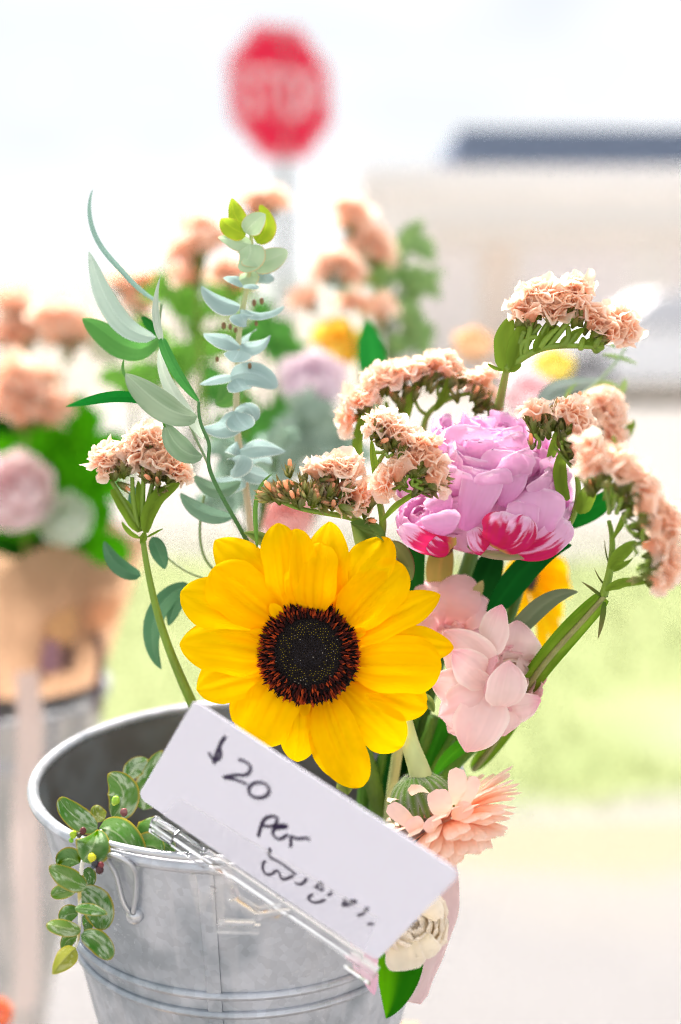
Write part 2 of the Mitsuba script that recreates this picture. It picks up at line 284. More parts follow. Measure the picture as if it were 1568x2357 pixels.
def inside(p, n, uv): return mikit.mix((.12, .115, .11), (.20, .22, .235), mikit.smoothstep(.3, .7, mikit.fbm(p.x * 30, p.y * 30, p.z * 30)))  # darker copy of the bucket metal, shade and dark reflections painted in
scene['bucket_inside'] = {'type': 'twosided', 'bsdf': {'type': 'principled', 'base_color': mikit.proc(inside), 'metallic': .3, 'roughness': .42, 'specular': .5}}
scene['steel_wire'] = {'type': 'twosided', 'bsdf': {'type': 'principled', 'base_color': {'type': 'rgb', 'value': [.55, .57, .6]}, 'metallic': .9, 'roughness': .3}}
def lathe(prof_, C, n=96, a0=0.0, a1=2 * np.pi):
    p = np.asarray(prof_, float); th = np.linspace(a0, a1, n, endpoint=abs(a1 - a0 - 2 * np.pi) > 1e-6)
    V = np.stack([p[:, 0][:, None] * np.sin(th), -p[:, 0][:, None] * np.cos(th), p[:, 1][:, None] + 0 * th], -1).reshape(-1, 3) + C
    return V, grid_faces(len(p), n, abs(a1 - a0 - 2 * np.pi) < 1e-6)
def ring(r, z, w, C, n=96, k=10):
    th = np.linspace(0, 2 * np.pi, k, endpoint=False); return lathe(np.stack([r + w * np.cos(th), z + w * np.sin(th)], 1).tolist() + [(r + w, z)], C, n)
SL = .205
def bucket(key, C, R, H, label, group=None, look='galvanised', ears=(-26, 154), seam=-6, beads=(.073, .084)):
    t = thing(key, label, 'bucket', group); rr = lambda z: R + z * SL
    outer = [(rr(-z), -z) for z in np.linspace(.002, H, 24)]; inner = [(rr(-z) - .0012, -z) for z in np.linspace(H - .003, .002, 24)]
    V, F = lathe([(.001, -H)] + outer[::-1], C); part(t, 'body', mikit.ply((V, F), look, smooth=30))
    V, F = lathe(inner[::-1] + [(.001, -H + .003)], C); part(t, 'inside', mikit.ply((V, F), 'bucket_inside', smooth=30), 'inside of the bucket, its shade and dark reflections put into the colour')
    V, F = ring(R + .0012, 0, .0032, C); part(t, 'rim', mikit.ply((V, F), 'galvanised', smooth=True))
    for b in beads: V, F = ring(rr(-b) + .0002, -b, .0022, C); part(t, 'bead', mikit.ply((V, F), 'galvanised', smooth=True))
    a = math.radians(seam); V, F = lathe([(rr(-z) + .0009, -z) for z in np.linspace(.003, H - .002, 20)], C, 5, a - .035, a + .035)
    part(t, 'seam', mikit.ply((V, F), 'galvanised', smooth=True))
    for e in ears:
        a = math.radians(e); o = np.array([math.sin(a), -math.cos(a), 0]); s = np.array([math.cos(a), math.sin(a), 0])
        q = lambda u, z, k=.003: C + o * (rr(z) + k) + s * u + [0, 0, z]
        V, F = tube([q(-.001, -.030), q(-.0045, -.021), q(-.0062, -.008), q(-.0062, .000, .006), q(.0, .003, .007), q(.0062, .0, .006), q(.0062, -.008), q(.0035, -.021), q(.001, -.030)], .0013, 8, 60)
        h = part(t, 'handle_ear', mikit.ply((V, F), 'steel_wire', smooth=True))
        m = trimesh.creation.icosphere(3, .0042); m.vertices = m.vertices * [1, 1, 1] + q(0, -.0325, .001); part(h, 'rivet', mikit.ply(m, 'steel_wire', smooth=True))
    # the wire bail lying on the rim
    a0, a1 = math.radians(ears[0]), math.radians(ears[0] + 62)
    pts = [C + np.array([math.sin(a), -math.cos(a), 0]) * (R + .0035) + [0, 0, .0055] for a in np.linspace(a0 - .08, a1, 14)]
    V, F = tube(pts, .0018, 8, 50); part(t, 'bail_handle', mikit.ply((V, F), 'steel_wire', smooth=True))
    return t
bucket('flower_bucket', RC, RR, .21, 'galvanised metal bucket holding the flowers, price card clipped to its rim')
def stand(cx, cy, ztop, label, w=.1):
    t = thing('wooden_stand', label, 'stand', None)
    for k in range(4): part(t, 'plank', bply(box(cx - w, cx + w, cy - w + k * w / 2 + .003, cy - w + (k + 1) * w / 2 - .003, ztop - .02, ztop), lin(176, 150, 120)))
    for sx in (-1, 1):
        for sy in (-1, 1): part(t, 'leg', bply(box(cx + sx * (w - .025) - .018, cx + sx * (w - .025) + .018, cy + sy * (w - .025) - .018, cy + sy * (w - .025) + .018, 0, ztop - .02), lin(160, 135, 108)))
stand(RC[0], RC[1], RZ - .21, 'small wooden plank stand under the front flower bucket')

# price card
TL, BL, TR = P(447, 1611, .500), P(317, 1831, .5465), P(1063, 2010, .4645)
CU = TR - TL; CV = BL - TL; CN = unit(np.cross(CU, CV)); CN = CN if CN @ FWD < 0 else -CN
def on_card(x, y, lift=0.0):
    d = P(x, y, 1.0) - EYE; o = TL + CN * lift; return EYE + d * (((o - EYE) @ CN) / (d @ CN))
def card():
    t = thing('price_card', 'white card with handwritten price tilted across the bucket front', 'price card')
    u, v = np.linalg.norm(CU), np.linalg.norm(CV); U, W = unit(CU), unit(CV); W = unit(W - U * (W @ U)) * 1.0; sk = (CV @ U)
    q = Polygon([(0, 0), (u, 0), (u + sk, v * .99), (sk, v * .99)]).buffer(-.004).buffer(.004, quad_segs=8)
    m = trimesh.creation.extrude_polygon(q, .0005, engine='earcut'); m = m.subdivide() if False else m
    N = CN; m.vertices = TL + m.vertices[:, :1] * U + m.vertices[:, 1:2] * W - (m.vertices[:, 2:3]) * N
    part(t, 'paper', bply(m, lin(224, 224, 237)))
    A = lambda L: [(301 + x * .248, 1599.4 + y * .248) for x, y in L]; B = lambda L: [(533.1 + x * .26, 1818.9 + y * .26) for x, y in L]
    th = np.linspace(0, 2 * np.pi, 14)
    words = {
        'dollar_mark': [A([(862, 405), (848, 430), (826, 480), (836, 540), (820, 590), (775, 605), (745, 575), (728, 535)]), A([(880, 385), (845, 440), (790, 560), (770, 640)])],
        'number': [A([(1000, 605), (1060, 620), (1110, 665), (1105, 710), (1060, 745), (1000, 740)]), A([(1000, 742), (930, 752), (860, 768)]), A([(860, 768), (960, 785), (1080, 830)]), A([(1190 + 95 * math.sin(a), 885 - 72 * math.cos(a)) for a in th])],
        'word': [B([(235, 410), (258, 330), (290, 262), (345, 232), (400, 240), (398, 285), (350, 320), (275, 312)]), B([(380, 342), (435, 335), (492, 318), (450, 308), (395, 335), (365, 385), (400, 428), (450, 425), (500, 395)]), B([(510, 495), (525, 445), (540, 410), (555, 420), (610, 428), (692, 440)])],
        'last_word': [B([(335, 510), (338, 545), (338, 582), (400, 620), (450, 650), (510, 695), (572, 745)]), B([(308, 630), (278, 680), (300, 735), (360, 738), (410, 712), (432, 750), (440, 778), (500, 776), (550, 758)]), B([(565, 815), (600, 832), (640, 815), (668, 778)]), B([(735, 852), (770, 835), (792, 820), (800, 882), (770, 868), (745, 855)]), B([(722, 920), (703, 980), (740, 992), (785, 985), (832, 968)]), B([(848, 922), (868, 925), (885, 888)]), B([(1000, 955), (1005, 985), (985, 1015), (1030, 1005), (1060, 985), (1098, 980), (1040, 1010), (995, 1018)]), B([(1115, 1105), (1150, 1098), (1180, 1075), (1207, 1040)]), B([(1205, 1185), (1235, 1182), (1262, 1180)])]}
    rr = {'dollar_mark': .00092, 'number': .00092, 'word': .00090, 'last_word': .00084}
    for k, strokes in words.items():
        ps = []
        for s in strokes:
            V, F = tube([on_card(x, y, .0001) for x, y in s], rr[k], 6, max(10, 4 * len(s))); V = V - CN * ((V - TL) @ CN)[:, None] * .75; ps.append((V, F, lin(36, 24, 58)))
        V, F, C = merge(ps); part(t, 'lettering', vply(V, F, 'matte', C), {'dollar_mark': 'handwritten dollar sign', 'number': 'handwritten number 20', 'word': 'handwritten word per', 'last_word': 'handwritten last line in dark ink'}[k])
    return t
card()

# clear plastic holder with a clip on the rim
scene['clear_plastic'] = {'type': 'dielectric', 'int_ior': 1.45, 'ext_ior': 1.0}
scene['clear_film'] = {'type': 'mask', 'opacity': .10, 'bsdf': {'type': 'twosided', 'bsdf': {'type': 'roughplastic', 'diffuse_reflectance': {'type': 'rgb', 'value': [.7, .7, .74]}, 'alpha': .15}}}
def holder():
    t = thing('card_holder', 'clear plastic sign clip holding the price card on the bucket rim', 'card holder')
    def rail(pts, w, h, lift, name, look='clear_plastic'):
        # box beam along a line on the card plane; w in the plane, h along its normal
        a, b = [on_card(x, y, lift) for x, y in pts]; ax = unit(b - a); sd = unit(np.cross(ax, CN)); L = np.linalg.norm(b - a)
        m = trimesh.creation.box(extents=(L, w, h)); M = np.eye(4); M[:3, 0], M[:3, 1], M[:3, 2], M[:3, 3] = ax, sd, np.cross(ax, sd), (a + b) / 2; m.apply_transform(M)
        return part(t, name, mikit.ply(m, look))
    # front film over the lower part of the card
    q = [on_card(412, 1838, .0012), on_card(868, 2114, .0012), on_card(838, 2190, .0012), on_card(372, 1880, .0012)]
    part(t, 'front_film', mikit.ply((np.array(q), np.array([[0, 1, 2, 3]])), 'clear_film'))
    rail([(412, 1838), (868, 2114)], .0007, .0008, .0016, 'film_edge')
    rail([(352, 1886), (868, 2238)], .0035, .0035, -.0015, 'base_rail')
    rail([(356, 1903), (480, 1988)], .0015, .0060, -.001, 'base_lip'); rail([(470, 1966), (832, 2208)], .0022, .0055, .0022, 'front_rail')
    rail([(800, 2210), (860, 2252)], .006, .004, -.001, 'end_block'); rail([(350, 1898), (400, 1930)], .006, .004, -.001, 'end_block')
    # the clip itself, upright in front of the bucket wall
    d = .530
    def bar(a, b, w, h, name, dd=0.0):
        A, B = P(a[0], a[1], d + dd), P(b[0], b[1], d + dd); ax = unit(B - A); n = unit(-FWD - ax * (-FWD @ ax)); sd = np.cross(ax, n); L = np.linalg.norm(B - A)
        m = trimesh.creation.box(extents=(L, w, h)); M = np.eye(4); M[:3, 0], M[:3, 1], M[:3, 2], M[:3, 3] = ax, sd, np.cross(ax, sd), (A + B) / 2; m.apply_transform(M)
        return part(t, name, mikit.ply(m, 'clear_plastic'))
    bar((497, 1990), (504, 2128), .0055, .003, 'clip_jaw'); bar((500, 2136), (598, 2139), .0028, .006, 'clip_foot'); bar((502, 2122), (588, 2125), .0010, .006, 'clip_foot')
    def bent(pts, w, name, dd):
        V, F = tube([P(x, y, d + dd) for x, y in pts], w, 6, len(pts) * 6); part(t, name, mikit.ply((V, F), 'clear_plastic', smooth=30))
    # hexagonal grip
    hexa = [(522, 1990), (532, 2072), (588, 2110), (668, 2098)]; hexb = [(536, 2040), (548, 2066), (592, 2094), (650, 2086)]
    for h_, w in ((hexa, .0011), (hexb, .0008)):
        for a, b in zip(h_[:-1], h_[1:]): bar(a, b, w * 2, .003, 'grip', -.012)
    bar((440, 2012), (462, 2098), .003, .0012, 'spring_leg', .006); bar((492, 2040), (462, 2098), .003, .0012, 'spring_leg', .006)
holder()

# ------------------------------------------------------------------ flowers: general pieces
YEL = lin(255, 196, 0); 
def D3(pts): return [P(*p) for p in pts]
def stem(parent, pts, r, col, name='stem', sides=10, n=None, look='stalk'):
    V, F = tube(D3(pts), r, sides, n); j = n2(V[:, 0] * 300, V[:, 2] * 120, 5)
    return part(parent, name, vply(V, F, look, mixc(np.asarray(col) * .75, np.asarray(col) * 1.25, j)))
def addblade(parent, name, spine, width, nrm, colf, look, label=None, **kw):
    V, F, U, TT = blade(spine, width, nrm, **kw)
    return part(parent, name, vply(V, F, look, colf(U, TT), uv=uvof(U, TT)), label)

# ---- sunflower
def zs(x, y): return 376.3 + x * .44, 1160.3 + y * .44
def sun_col(seed):
    r = np.random.RandomState(seed); k = r.uniform(.92, 1.0)
    def f(U, TT):
        c = mixc([.97, .42, .001], [.99, .615, .001], np.minimum(1, TT * 2.6) * .85 + .15)
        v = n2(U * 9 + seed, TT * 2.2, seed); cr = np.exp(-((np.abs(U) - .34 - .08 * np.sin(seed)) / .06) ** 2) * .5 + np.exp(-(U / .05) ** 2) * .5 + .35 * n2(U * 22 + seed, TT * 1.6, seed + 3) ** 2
        c = mixc(c, [.83, .26, .001], np.clip(cr * (1.05 - TT) ** 1.3 * .65, 0, .6)); return c * (k * (.94 + .08 * v))[:, None] * (1 - .10 * np.exp(-(U / .12) ** 2) * (1 - TT))[:, None]  # crease and midline shade painted into the petal colour
    return f
def sunflower():
    t = thing('sunflower', 'large open yellow sunflower with a dark centre above the price card', 'sunflower')
    d0 = .583; C = P(711, 1503, d0); nz = unit(toward(C) + np.array([-.05, 0, .10]))
    # tip, base in zoom coordinates; width (zoom px); layer (0 front .. 2 back); tip lift (mm toward the camera); tip shape
    L = [((600, 98), (640, 500), 215, 1.4, 0, .50), ((690, 128), (735, 520), 205, .9, 1, .45), ((815, 205), (800, 535), 235, .2, 2, .40), ((862, 88), (880, 480), 235, 2.0, -2, .62), ((1180, 175), (925, 540), 250, 1.6, 0, .50),
         ((1255, 320), (975, 630), 275, .3, 3, .42), ((1446, 468), (1030, 690), 190, .7, 1, .60), ((1522, 745), (1035, 700), 190, 1.5, 0, .55), ((1455, 850), (1020, 860), 300, .2, 3, .42), ((1388, 1060), (1020, 960), 250, 1.8, -1, .50),
         ((1255, 1265), (970, 985), 260, 1.0, 1, .46), ((1040, 1478), (855, 1025), 245, .4, 3, .48), ((895, 1440), (790, 1060), 165, 1.3, 0, .60), ((700, 1350), (700, 1040), 190, .9, 1, .50),
         ((470, 1255), (620, 920), 310, .3, 2, .42), ((165, 960), (580, 880), 270, 1.5, -1, .55), ((84, 722), (525, 800), 285, .2, 2, .58), ((90, 460), (560, 640), 285, 1.5, -1, .50), ((262, 330), (560, 570), 300, .6, 2, .45), ((270, 186), (560, 470), 250, 2.1, -2, .60), ((360, 1130), (600, 960), 250, 1.6, -1, .55)]
    for k, (tip, base, w, lay, lift, b) in enumerate(L):
        base = (760 + (base[0] - 760) * .78, 780 + (base[1] - 780) * .78); B_ = P(*zs(*base), d0 + .0026 + lay * .0023); T_ = P(*zs(*tip), d0 + .001 + lay * .0034 - lift * .0011)
        sd = np.cross(unit(T_ - B_), nz); M_ = (B_ + T_) / 2 + sd * PX(RS.uniform(-5, 5))
        nn = unit(nz + .18 * sd * RS.uniform(-1, 1))
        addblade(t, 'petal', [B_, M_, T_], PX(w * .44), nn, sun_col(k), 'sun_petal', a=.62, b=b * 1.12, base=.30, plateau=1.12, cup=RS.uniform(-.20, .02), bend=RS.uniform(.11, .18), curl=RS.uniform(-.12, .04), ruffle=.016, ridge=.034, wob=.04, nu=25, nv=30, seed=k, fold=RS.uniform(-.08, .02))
    # little inner tongues at the petal bases
    for k in range(9):
        a = k * 2.4 + .4; c, s = math.cos(a), math.sin(a); e1, e2 = RGT, np.cross(nz, RGT) * -1
        dr_ = RGT * c + UPV * s; B_ = C + dr_ * PX(104) + FWD * .002; T_ = C + dr_ * PX(146) - FWD * .0012
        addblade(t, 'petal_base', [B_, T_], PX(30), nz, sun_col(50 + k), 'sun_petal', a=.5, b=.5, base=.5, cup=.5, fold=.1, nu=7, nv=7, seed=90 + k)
    # green bracts behind
    for k, (b0, tp_, w) in enumerate([((860, 1275), (808, 1203), 62), ((905, 1290), (938, 1345), 40), ((600, 1455), (500, 1440), 22), ((960, 1600), (1000, 1640), 30), ((780, 1790), (800, 1830), 44), ((640, 1270), (560, 1225), 36)]):
        gc = (lambda U, TT: mixc([.09, .17, .03], [.28, .36, .10], np.abs(U) * .8 + .15 * TT))
        addblade(t, 'bract', [P(*b0, .597), P((b0[0] + tp_[0]) / 2 + 4, (b0[1] + tp_[1]) / 2 - 6, .594), P(*tp_, .592)], PX(w), unit(nz + [0, 0, .4]), gc, 'leaf', fold=.35, bend=.08, a=.6, b=.9, base=.4, seed=k)
    # receptacle, then florets on golden-angle spirals
    R = PX(111); ez = nz; ex = unit(RGT - nz * (RGT @ nz)); ey = np.cross(ez, ex)
    rr = np.linspace(0, 1.04, 12); V, F = [], None; th = np.linspace(0, 2 * np.pi, 48, endpoint=False)
    dome = lambda r: .0035 * (1 - r ** 2) + .0025 * np.exp(-((r - .72) / .2) ** 2) - .0022 * np.exp(-(r / .35) ** 2)
    V = (C + (rr[:, None] * np.cos(th) * R)[..., None] * ex + (rr[:, None] * np.sin(th) * R)[..., None] * ey + (dome(rr)[:, None] + 0 * th)[..., None] * ez).reshape(-1, 3)
    part(t, 'centre', vply(V, grid_faces(12, 48, True), 'matte', [.010, .006, .006]))
    N = 1150; rim, disc = [], []; r = np.random.RandomState(5)
    for k in range(N):
        q = math.sqrt((k + .5) / N) * 1.05; a = k * 2.399963; p = C + ex * (math.cos(a) * q * R) + ey * (math.sin(a) * q * R) + ez * dome(q)
        out = ex * math.cos(a) + ey * math.sin(a); tn = np.cross(ez, out)
        if q > .70:
            h = r.uniform(.0022, .0038); w = .00055; ax = unit(ez + out * r.uniform(-.2, .55) + tn * r.uniform(-.4, .4)); f = r.rand()
            top = lin(168, 62, 18) if f < .22 + .35 * (q > .95) else (lin(76, 22, 14) if f < .7 else lin(20, 8, 10)); base = lin(22, 6, 8)
            S = [p + unit(out * math.cos(b) + tn * math.sin(b)) * w for b in (0, 1.57, 3.14, 4.71)]; m_ = [p + ax * h * .6 + (x - p) * 1.2 for x in S]
            tips = [p + ax * h + (x - p) * 2.6 for x in (S[0], S[2])]
            V = np.array(S + m_ + tips); F = [(0, 1, 5), (0, 5, 4), (1, 2, 6), (1, 6, 5), (2, 3, 7), (2, 7, 6), (3, 0, 4), (3, 4, 7), (4, 5, 8), (4, 8, 7), (6, 7, 9), (5, 6, 9), (5, 9, 8), (7, 8, 9)]
            rim.append((V, np.array(F), np.vstack([np.tile(base, (4, 1)), np.tile(base * .5 + top * .5, (4, 1)), np.tile(top, (2, 1))])))
        else:
            h = r.uniform(.0012, .0019) * (1 if q > .3 else .8); w = .00042; ax = unit(ez + out * r.uniform(-.1, .2)); f = r.rand()
            if .36 < q < .62: top = lin(186, 166, 52) if f < .6 else lin(24, 24, 14)
            elif q <= .36: top = lin(80, 82, 100) if f < .35 else lin(22, 22, 28)
            else: top = lin(16, 10, 12)
            if f > .945: top = lin(225, 215, 190)
            base = lin(10, 7, 9); S = [p + (out * math.cos(b) + tn * math.sin(b)) * w for b in (.8, 2.36, 3.93, 5.5)]
            V = np.array(S + [p + ax * h * .8 + (x - p) * .8 for x in S] + [p + ax * h]); F = [(0, 1, 5), (0, 5, 4), (1, 2, 6), (1, 6, 5), (2, 3, 7), (2, 7, 6), (3, 0, 4), (3, 4, 7), (4, 5, 8), (5, 6, 8), (6, 7, 8), (7, 4, 8)]
            disc.append((V, np.array(F), np.vstack([np.tile(base, (8, 1)), top[None]])))
    for nm, ls, lab in (('rim_florets', rim, 'ring of dark red brown florets with orange tips'), ('disc_florets', disc, 'black florets of the centre with olive tips')):
        V, F, Cc = merge(ls); part(t, nm, vply(V, F, 'gloss' if nm == 'disc_florets' else 'matte', Cc, smooth=False), lab, 'stuff')
    V, F = lathe([(.001, 0), (.012, 0), (.024, .004), (.021, .009), (.008, .014)], np.zeros(3), 24); M = np.stack([ex, ey, -ez], 1); part(t, 'receptacle', vply(V @ M.T + C - ez * .003 + 0, F, 'stalk', [.10, .17, .04]))
    stem(t, [(715, 1520, .60), (760, 1600, .625), (830, 1720, .645), (870, 1850, .655), (880, 2050, .66)], [.005, .0048, .0045, .0045], lin(96, 128, 50))
sunflower()

# ---- peony
def zp(x, y): return 846.7 + x * .32, 928.2 + y * .32
LIL = lin(240, 190, 228); LIL2 = lin(224, 138, 202); MAG = lin(205, 18, 88)
def peony_col(seed, mag=0.0, deep=.0):
    def f(U, TT):
        c = mixc(LIL2 * (1 - deep) + MAG * deep, LIL, np.clip(TT * 1.25 + .15, 0, 1)); e = np.clip((TT - .90) * 10, 0, 1) + np.clip((np.abs(U) - .9) * 10, 0, .6) * (TT > .4); c = mixc(c, lin(250, 226, 243), np.clip(e, 0, 1) * .8)
        c = c * (.93 + .1 * n2(U * 14 + seed, TT * 2, seed))[:, None]
        if mag:
            v = n2(U * 2.3 + TT * 1.5 + seed * 3, TT * 1.6 - U * .6 + 4, seed + 9) * .5 + n2(U * 7 + 7 + TT * 2, TT * 3.2, seed) * .35 + n2(U * 20, TT * 12, seed + 2) * .15
            m = np.clip((mag * .86 - TT * 1.05 + .06 + (v - .5) * 2.5 + .30 * (np.abs(U) - .35)) * 4.5, 0, 1); c = mixc(c, MAG * (.8 + .4 * n2(U * 9, TT * 5, seed))[:, None], m * .95); c = mixc(c, lin(196, 190, 90), np.clip((.22 - TT) * 5, 0, 1))
        return c
    return f
def peony():
    t = thing('peony', 'full pink peony with magenta streaks under its petals', 'peony')
    C = P(1112, 1122, .628); ax = unit(UPV * .92 - FWD * .50 + RGT * .05); ref = -FWD; R = PX(196, .62)
    k = 0; r = np.random.RandomState(11)
    def sh(C, az, R, th0, th1, hw, mag=0, deep=0, **kw):
        nonlocal k; k += 1
        V, F, U, TT = shell(C, ax if 'axis' not in kw else kw.pop('axis'), ref, az, R, th0, th1, hw, seed=k, **kw)
        part(t, 'petal', vply(V, F, 'petal', peony_col(k, mag, deep)(U, TT), uv=uvof(U, TT)), 'magenta streaked outer petal' if mag > .5 else None)
    for az, th1, hw, Rm, mg in [(-4, 92, 27, 1.0, .6), (62, 84, 40, 1.06, .30), (118, 80, 42, 1.06, .3), (180, 74, 44, 1.0, .3), (-122, 78, 42, 1.04, .4), (-38, 101, 36, 1.0, .45)]:
        sh(C, az, R * Rm, 158, th1, hw, mag=mg, flare=.05, ruffle=.02, nu=19, nv=18, stretch=.70)
    for j in range(10): sh(C, j * 36 + 14, R * r.uniform(.93, 1.0), 150, r.uniform(60, 74), r.uniform(22, 32), ruffle=.035, flare=r.uniform(-.02, .08), nu=17, nv=14, stretch=.70, notch=.05)
    for j in range(14): sh(C, j * 25.7 + r.uniform(-8, 8), R * r.uniform(.84, .93), 140, r.uniform(44, 60), r.uniform(16, 26), ruffle=.05, flare=r.uniform(0, .12), deep=.10, nu=17, nv=12, notch=.07, stretch=.74)
    for j in range(15): sh(C, j * 24 + r.uniform(-8, 8), R * r.uniform(.70, .84), 130, r.uniform(30, 46), r.uniform(16, 26), ruffle=.07, flare=r.uniform(.02, .2), deep=.18, nu=17, nv=12, notch=.1, stretch=.80)
    for j in range(14): sh(C, j * 51 + r.uniform(-8, 8), R * r.uniform(.50, .72), 120, r.uniform(12, 34), r.uniform(24, 40), ruffle=.09, flare=r.uniform(.1, .3), deep=.26, nu=15, nv=10, notch=.1, stretch=.86)
    y_ = np.cross(ax, ref)
    for j in range(84):     # ruffled inner petals breaking the dome
        th = math.radians(r.uniform(6, 78)); az = r.uniform(-2.6, 2.6); dn = unit((ref * math.cos(az) + y_ * math.sin(az)) * math.sin(th) + ax * math.cos(th) * .78); dd = unit(dn * .75 + ax * .65); k += 1
        q = C + dn * R * r.uniform(.60, .78) * (1 - .22 * math.cos(th)); l = R * r.uniform(.24, .40); addblade(t, 'petal', [q, q + dd * l * .55 + dn * l * .1, q + dd * l * .9 - dn * l * r.uniform(-.3, .1)], R * r.uniform(.28, .56), dn, peony_col(k, 0, r.uniform(.05, .4)), 'petal', a=.5, b=.22, base=.5, cup=r.uniform(-.4, .1), bend=.1, ruffle=.06, wob=.10, notch=.12, rag=.05, nu=19, nv=12, seed=600 + j)
    # big upright petals seen at the front
    for j in range(46):     # overlapping ruffled petals over the front of the dome
        th = math.radians(r.uniform(46, 96)); az = r.uniform(-1.35, 1.35); dn = unit((ref * math.cos(az) + y_ * math.sin(az)) * math.sin(th) + ax * math.cos(th) * .74); dd = unit(dn * .42 + ax * .85 + r.randn(3) * .12); k += 1
        q = C + dn * R * r.uniform(.78, .86) - ax * R * .12; l = R * r.uniform(.36, .56); addblade(t, 'petal', [q, q + dd * l * .5 + dn * l * .16, q + dd * l * .95 - dn * l * r.uniform(-.05, .12)], R * r.uniform(.36, .62), dn, peony_col(k, 0, r.uniform(.0, .25)), 'petal', a=.55, b=.24, base=.45, cup=r.uniform(-.5, -.1), bend=.06, ruffle=.05, ridge=.015, wob=.08, notch=.10, rag=.035, nu=23, nv=16, seed=900 + j)
    for (b, tp_, w, db, dt, cup, bd) in [((690, 910), (880, 420), 300, .580, .588, .25, .08), ((965, 740), (1075, 380), 230, .583, .594, .3, .08), ((570, 800), (470, 640), 210, .580, .586, .3, .14), ((520, 950), (515, 770), 280, .574, .577, .35, .20), ((1160, 990), (1235, 600), 400, .586, .588, .4, .15), ((1110, 960), (1110, 690), 240, .581, .583, .3, .12)]:
        B_, T_ = P(*zp(*b), db), P(*zp(*tp_), dt); k += 1
        addblade(t, 'petal', [B_, (B_ + T_) / 2 - FWD * .004, T_], PX(w * .32), unit(-FWD + UPV * .2 + RGT * r.uniform(-.25, .25)), peony_col(k, 0, .05), 'petal', a=.55, b=.28, base=.3, cup=cup * -.4, bend=bd * .8, curl=-.03, ruffle=.03, ridge=.016, wob=.07, notch=.06, rag=.022, nu=27, nv=24, seed=k)
    for (b, tp_, w, db, dt, mg, bd) in [((900, 1035), (995, 785), 320, .580, .576, .92, .14), ((930, 1030), (1150, 820), 230, .579, .576, 1.0, .12), ((990, 1045), (1440, 850), 230, .592, .590, .62, .22), ((850, 1040), (760, 900), 140, .583, .580, .9, .14), ((640, 990), (240, 890), 170, .584, .582, .85, .14), ((600, 1012), (420, 950), 130, .581, .578, .9, .12)]:
        B_, T_ = P(*zp(*b), db), P(*zp(*tp_), dt); k += 1
        addblade(t, 'petal', [B_, (B_ + T_) / 2 - FWD * .006 - UPV * .004, T_], PX(w * .32), unit(-FWD - UPV * .25), peony_col(k, mg, .1), 'petal', 'outer petal streaked with magenta', a=.5, b=.26, base=.35, cup=-.16, bend=bd * .6, curl=.03, ruffle=.03, ridge=.014, wob=.06, notch=.05, rag=.02, nu=27, nv=26, seed=k)
    # finger-like petals at the right shoulder
    for (b, tp_, w) in [((1235, 520), (1250, 315), 80), ((1290, 530), (1345, 400), 70), ((1210, 500), (1225, 390), 90), ((1350, 620), (1430, 605), 60), ((1150, 420), (1190, 300), 80)]:
        B_, T_ = P(*zp(*b), .60), P(*zp(*tp_), .597); k += 1
        addblade(t, 'petal', [B_, T_], PX(w * .32), unit(-FWD + RGT * .4), peony_col(k, 0, .05), 'petal', a=.4, b=.22, base=.6, cup=.5, bend=.1, curl=.1, nu=9, nv=10, seed=k)
    # side whorl at the left
    C2 = P(*zp(395, 820), .592); a2 = unit(UPV * .55 - FWD * .75 - RGT * .35); R2 = PX(62)
    for j in range(6): sh(C2, j * 60 + 10, R2 * 1.02, 150, 62, 44, mag=.0, axis=a2, ruffle=.03, nu=13, nv=11)
    for j in range(6): sh(C2, j * 60 + 40, R2 * .78, 140, 42, 44, axis=a2, ruffle=.05, nu=11, nv=9)
    for j in range(5): sh(C2, j * 72, R2 * .5, 130, 22, 52, axis=a2, ruffle=.06, nu=11, nv=9)
    for j in range(3): sh(C2, j * 120, R2 * .28, 120, 10, 60, axis=a2, nu=9, nv=8)
    sh(C2, -35, R2 * 1.14, 158, 100, 60, mag=.75, axis=unit(UPV * .95 - FWD * .3), nu=15, nv=14); sh(C2, 30, R2 * 1.16, 160, 104, 60, mag=.75, axis=unit(UPV * .95 - FWD * .3), nu=15, nv=14)
    # narrow pale leaf under the flower, calyx
    gp = lambda U, TT: mixc([.34, .38, .17], [.44, .40, .26], np.abs(U))
    addblade(t, 'sepal', [P(*zp(720, 1020), .60), P(*zp(900, 1085), .588), P(*zp(1100, 1090), .586), P(*zp(1285, 1055), .588)], PX(24), unit(UPV * .55 - FWD), gp, 'leaf', a=.5, b=.5, base=.3, fold=.2, nu=7, nv=14, seed=3)
    addblade(t, 'sepal', [P(*zp(620, 1010), .605), P(*zp(470, 1050), .596), P(*zp(380, 1000), .592)], PX(40), unit(UPV * .6 - FWD), lambda U, TT: mixc([.10, .16, .04], [.22, .08, .06], np.abs(U)), 'leaf', fold=.2, nu=7, nv=10, seed=4)
    V, F, U, TT = shell(C - ax * R * .55, ax, ref, 0, PX(60), 175, 70, 180, nu=25, nv=8); part(t, 'calyx', vply(V, F, 'leaf', [.13, .2, .05], uv=uvof(U, TT)))
    stem(t, [(1095, 1240, .63), (1040, 1400, .645), (960, 1600, .66), (910, 1850, .665), (900, 2050, .67)], .0038, lin(70, 110, 40))
peony()

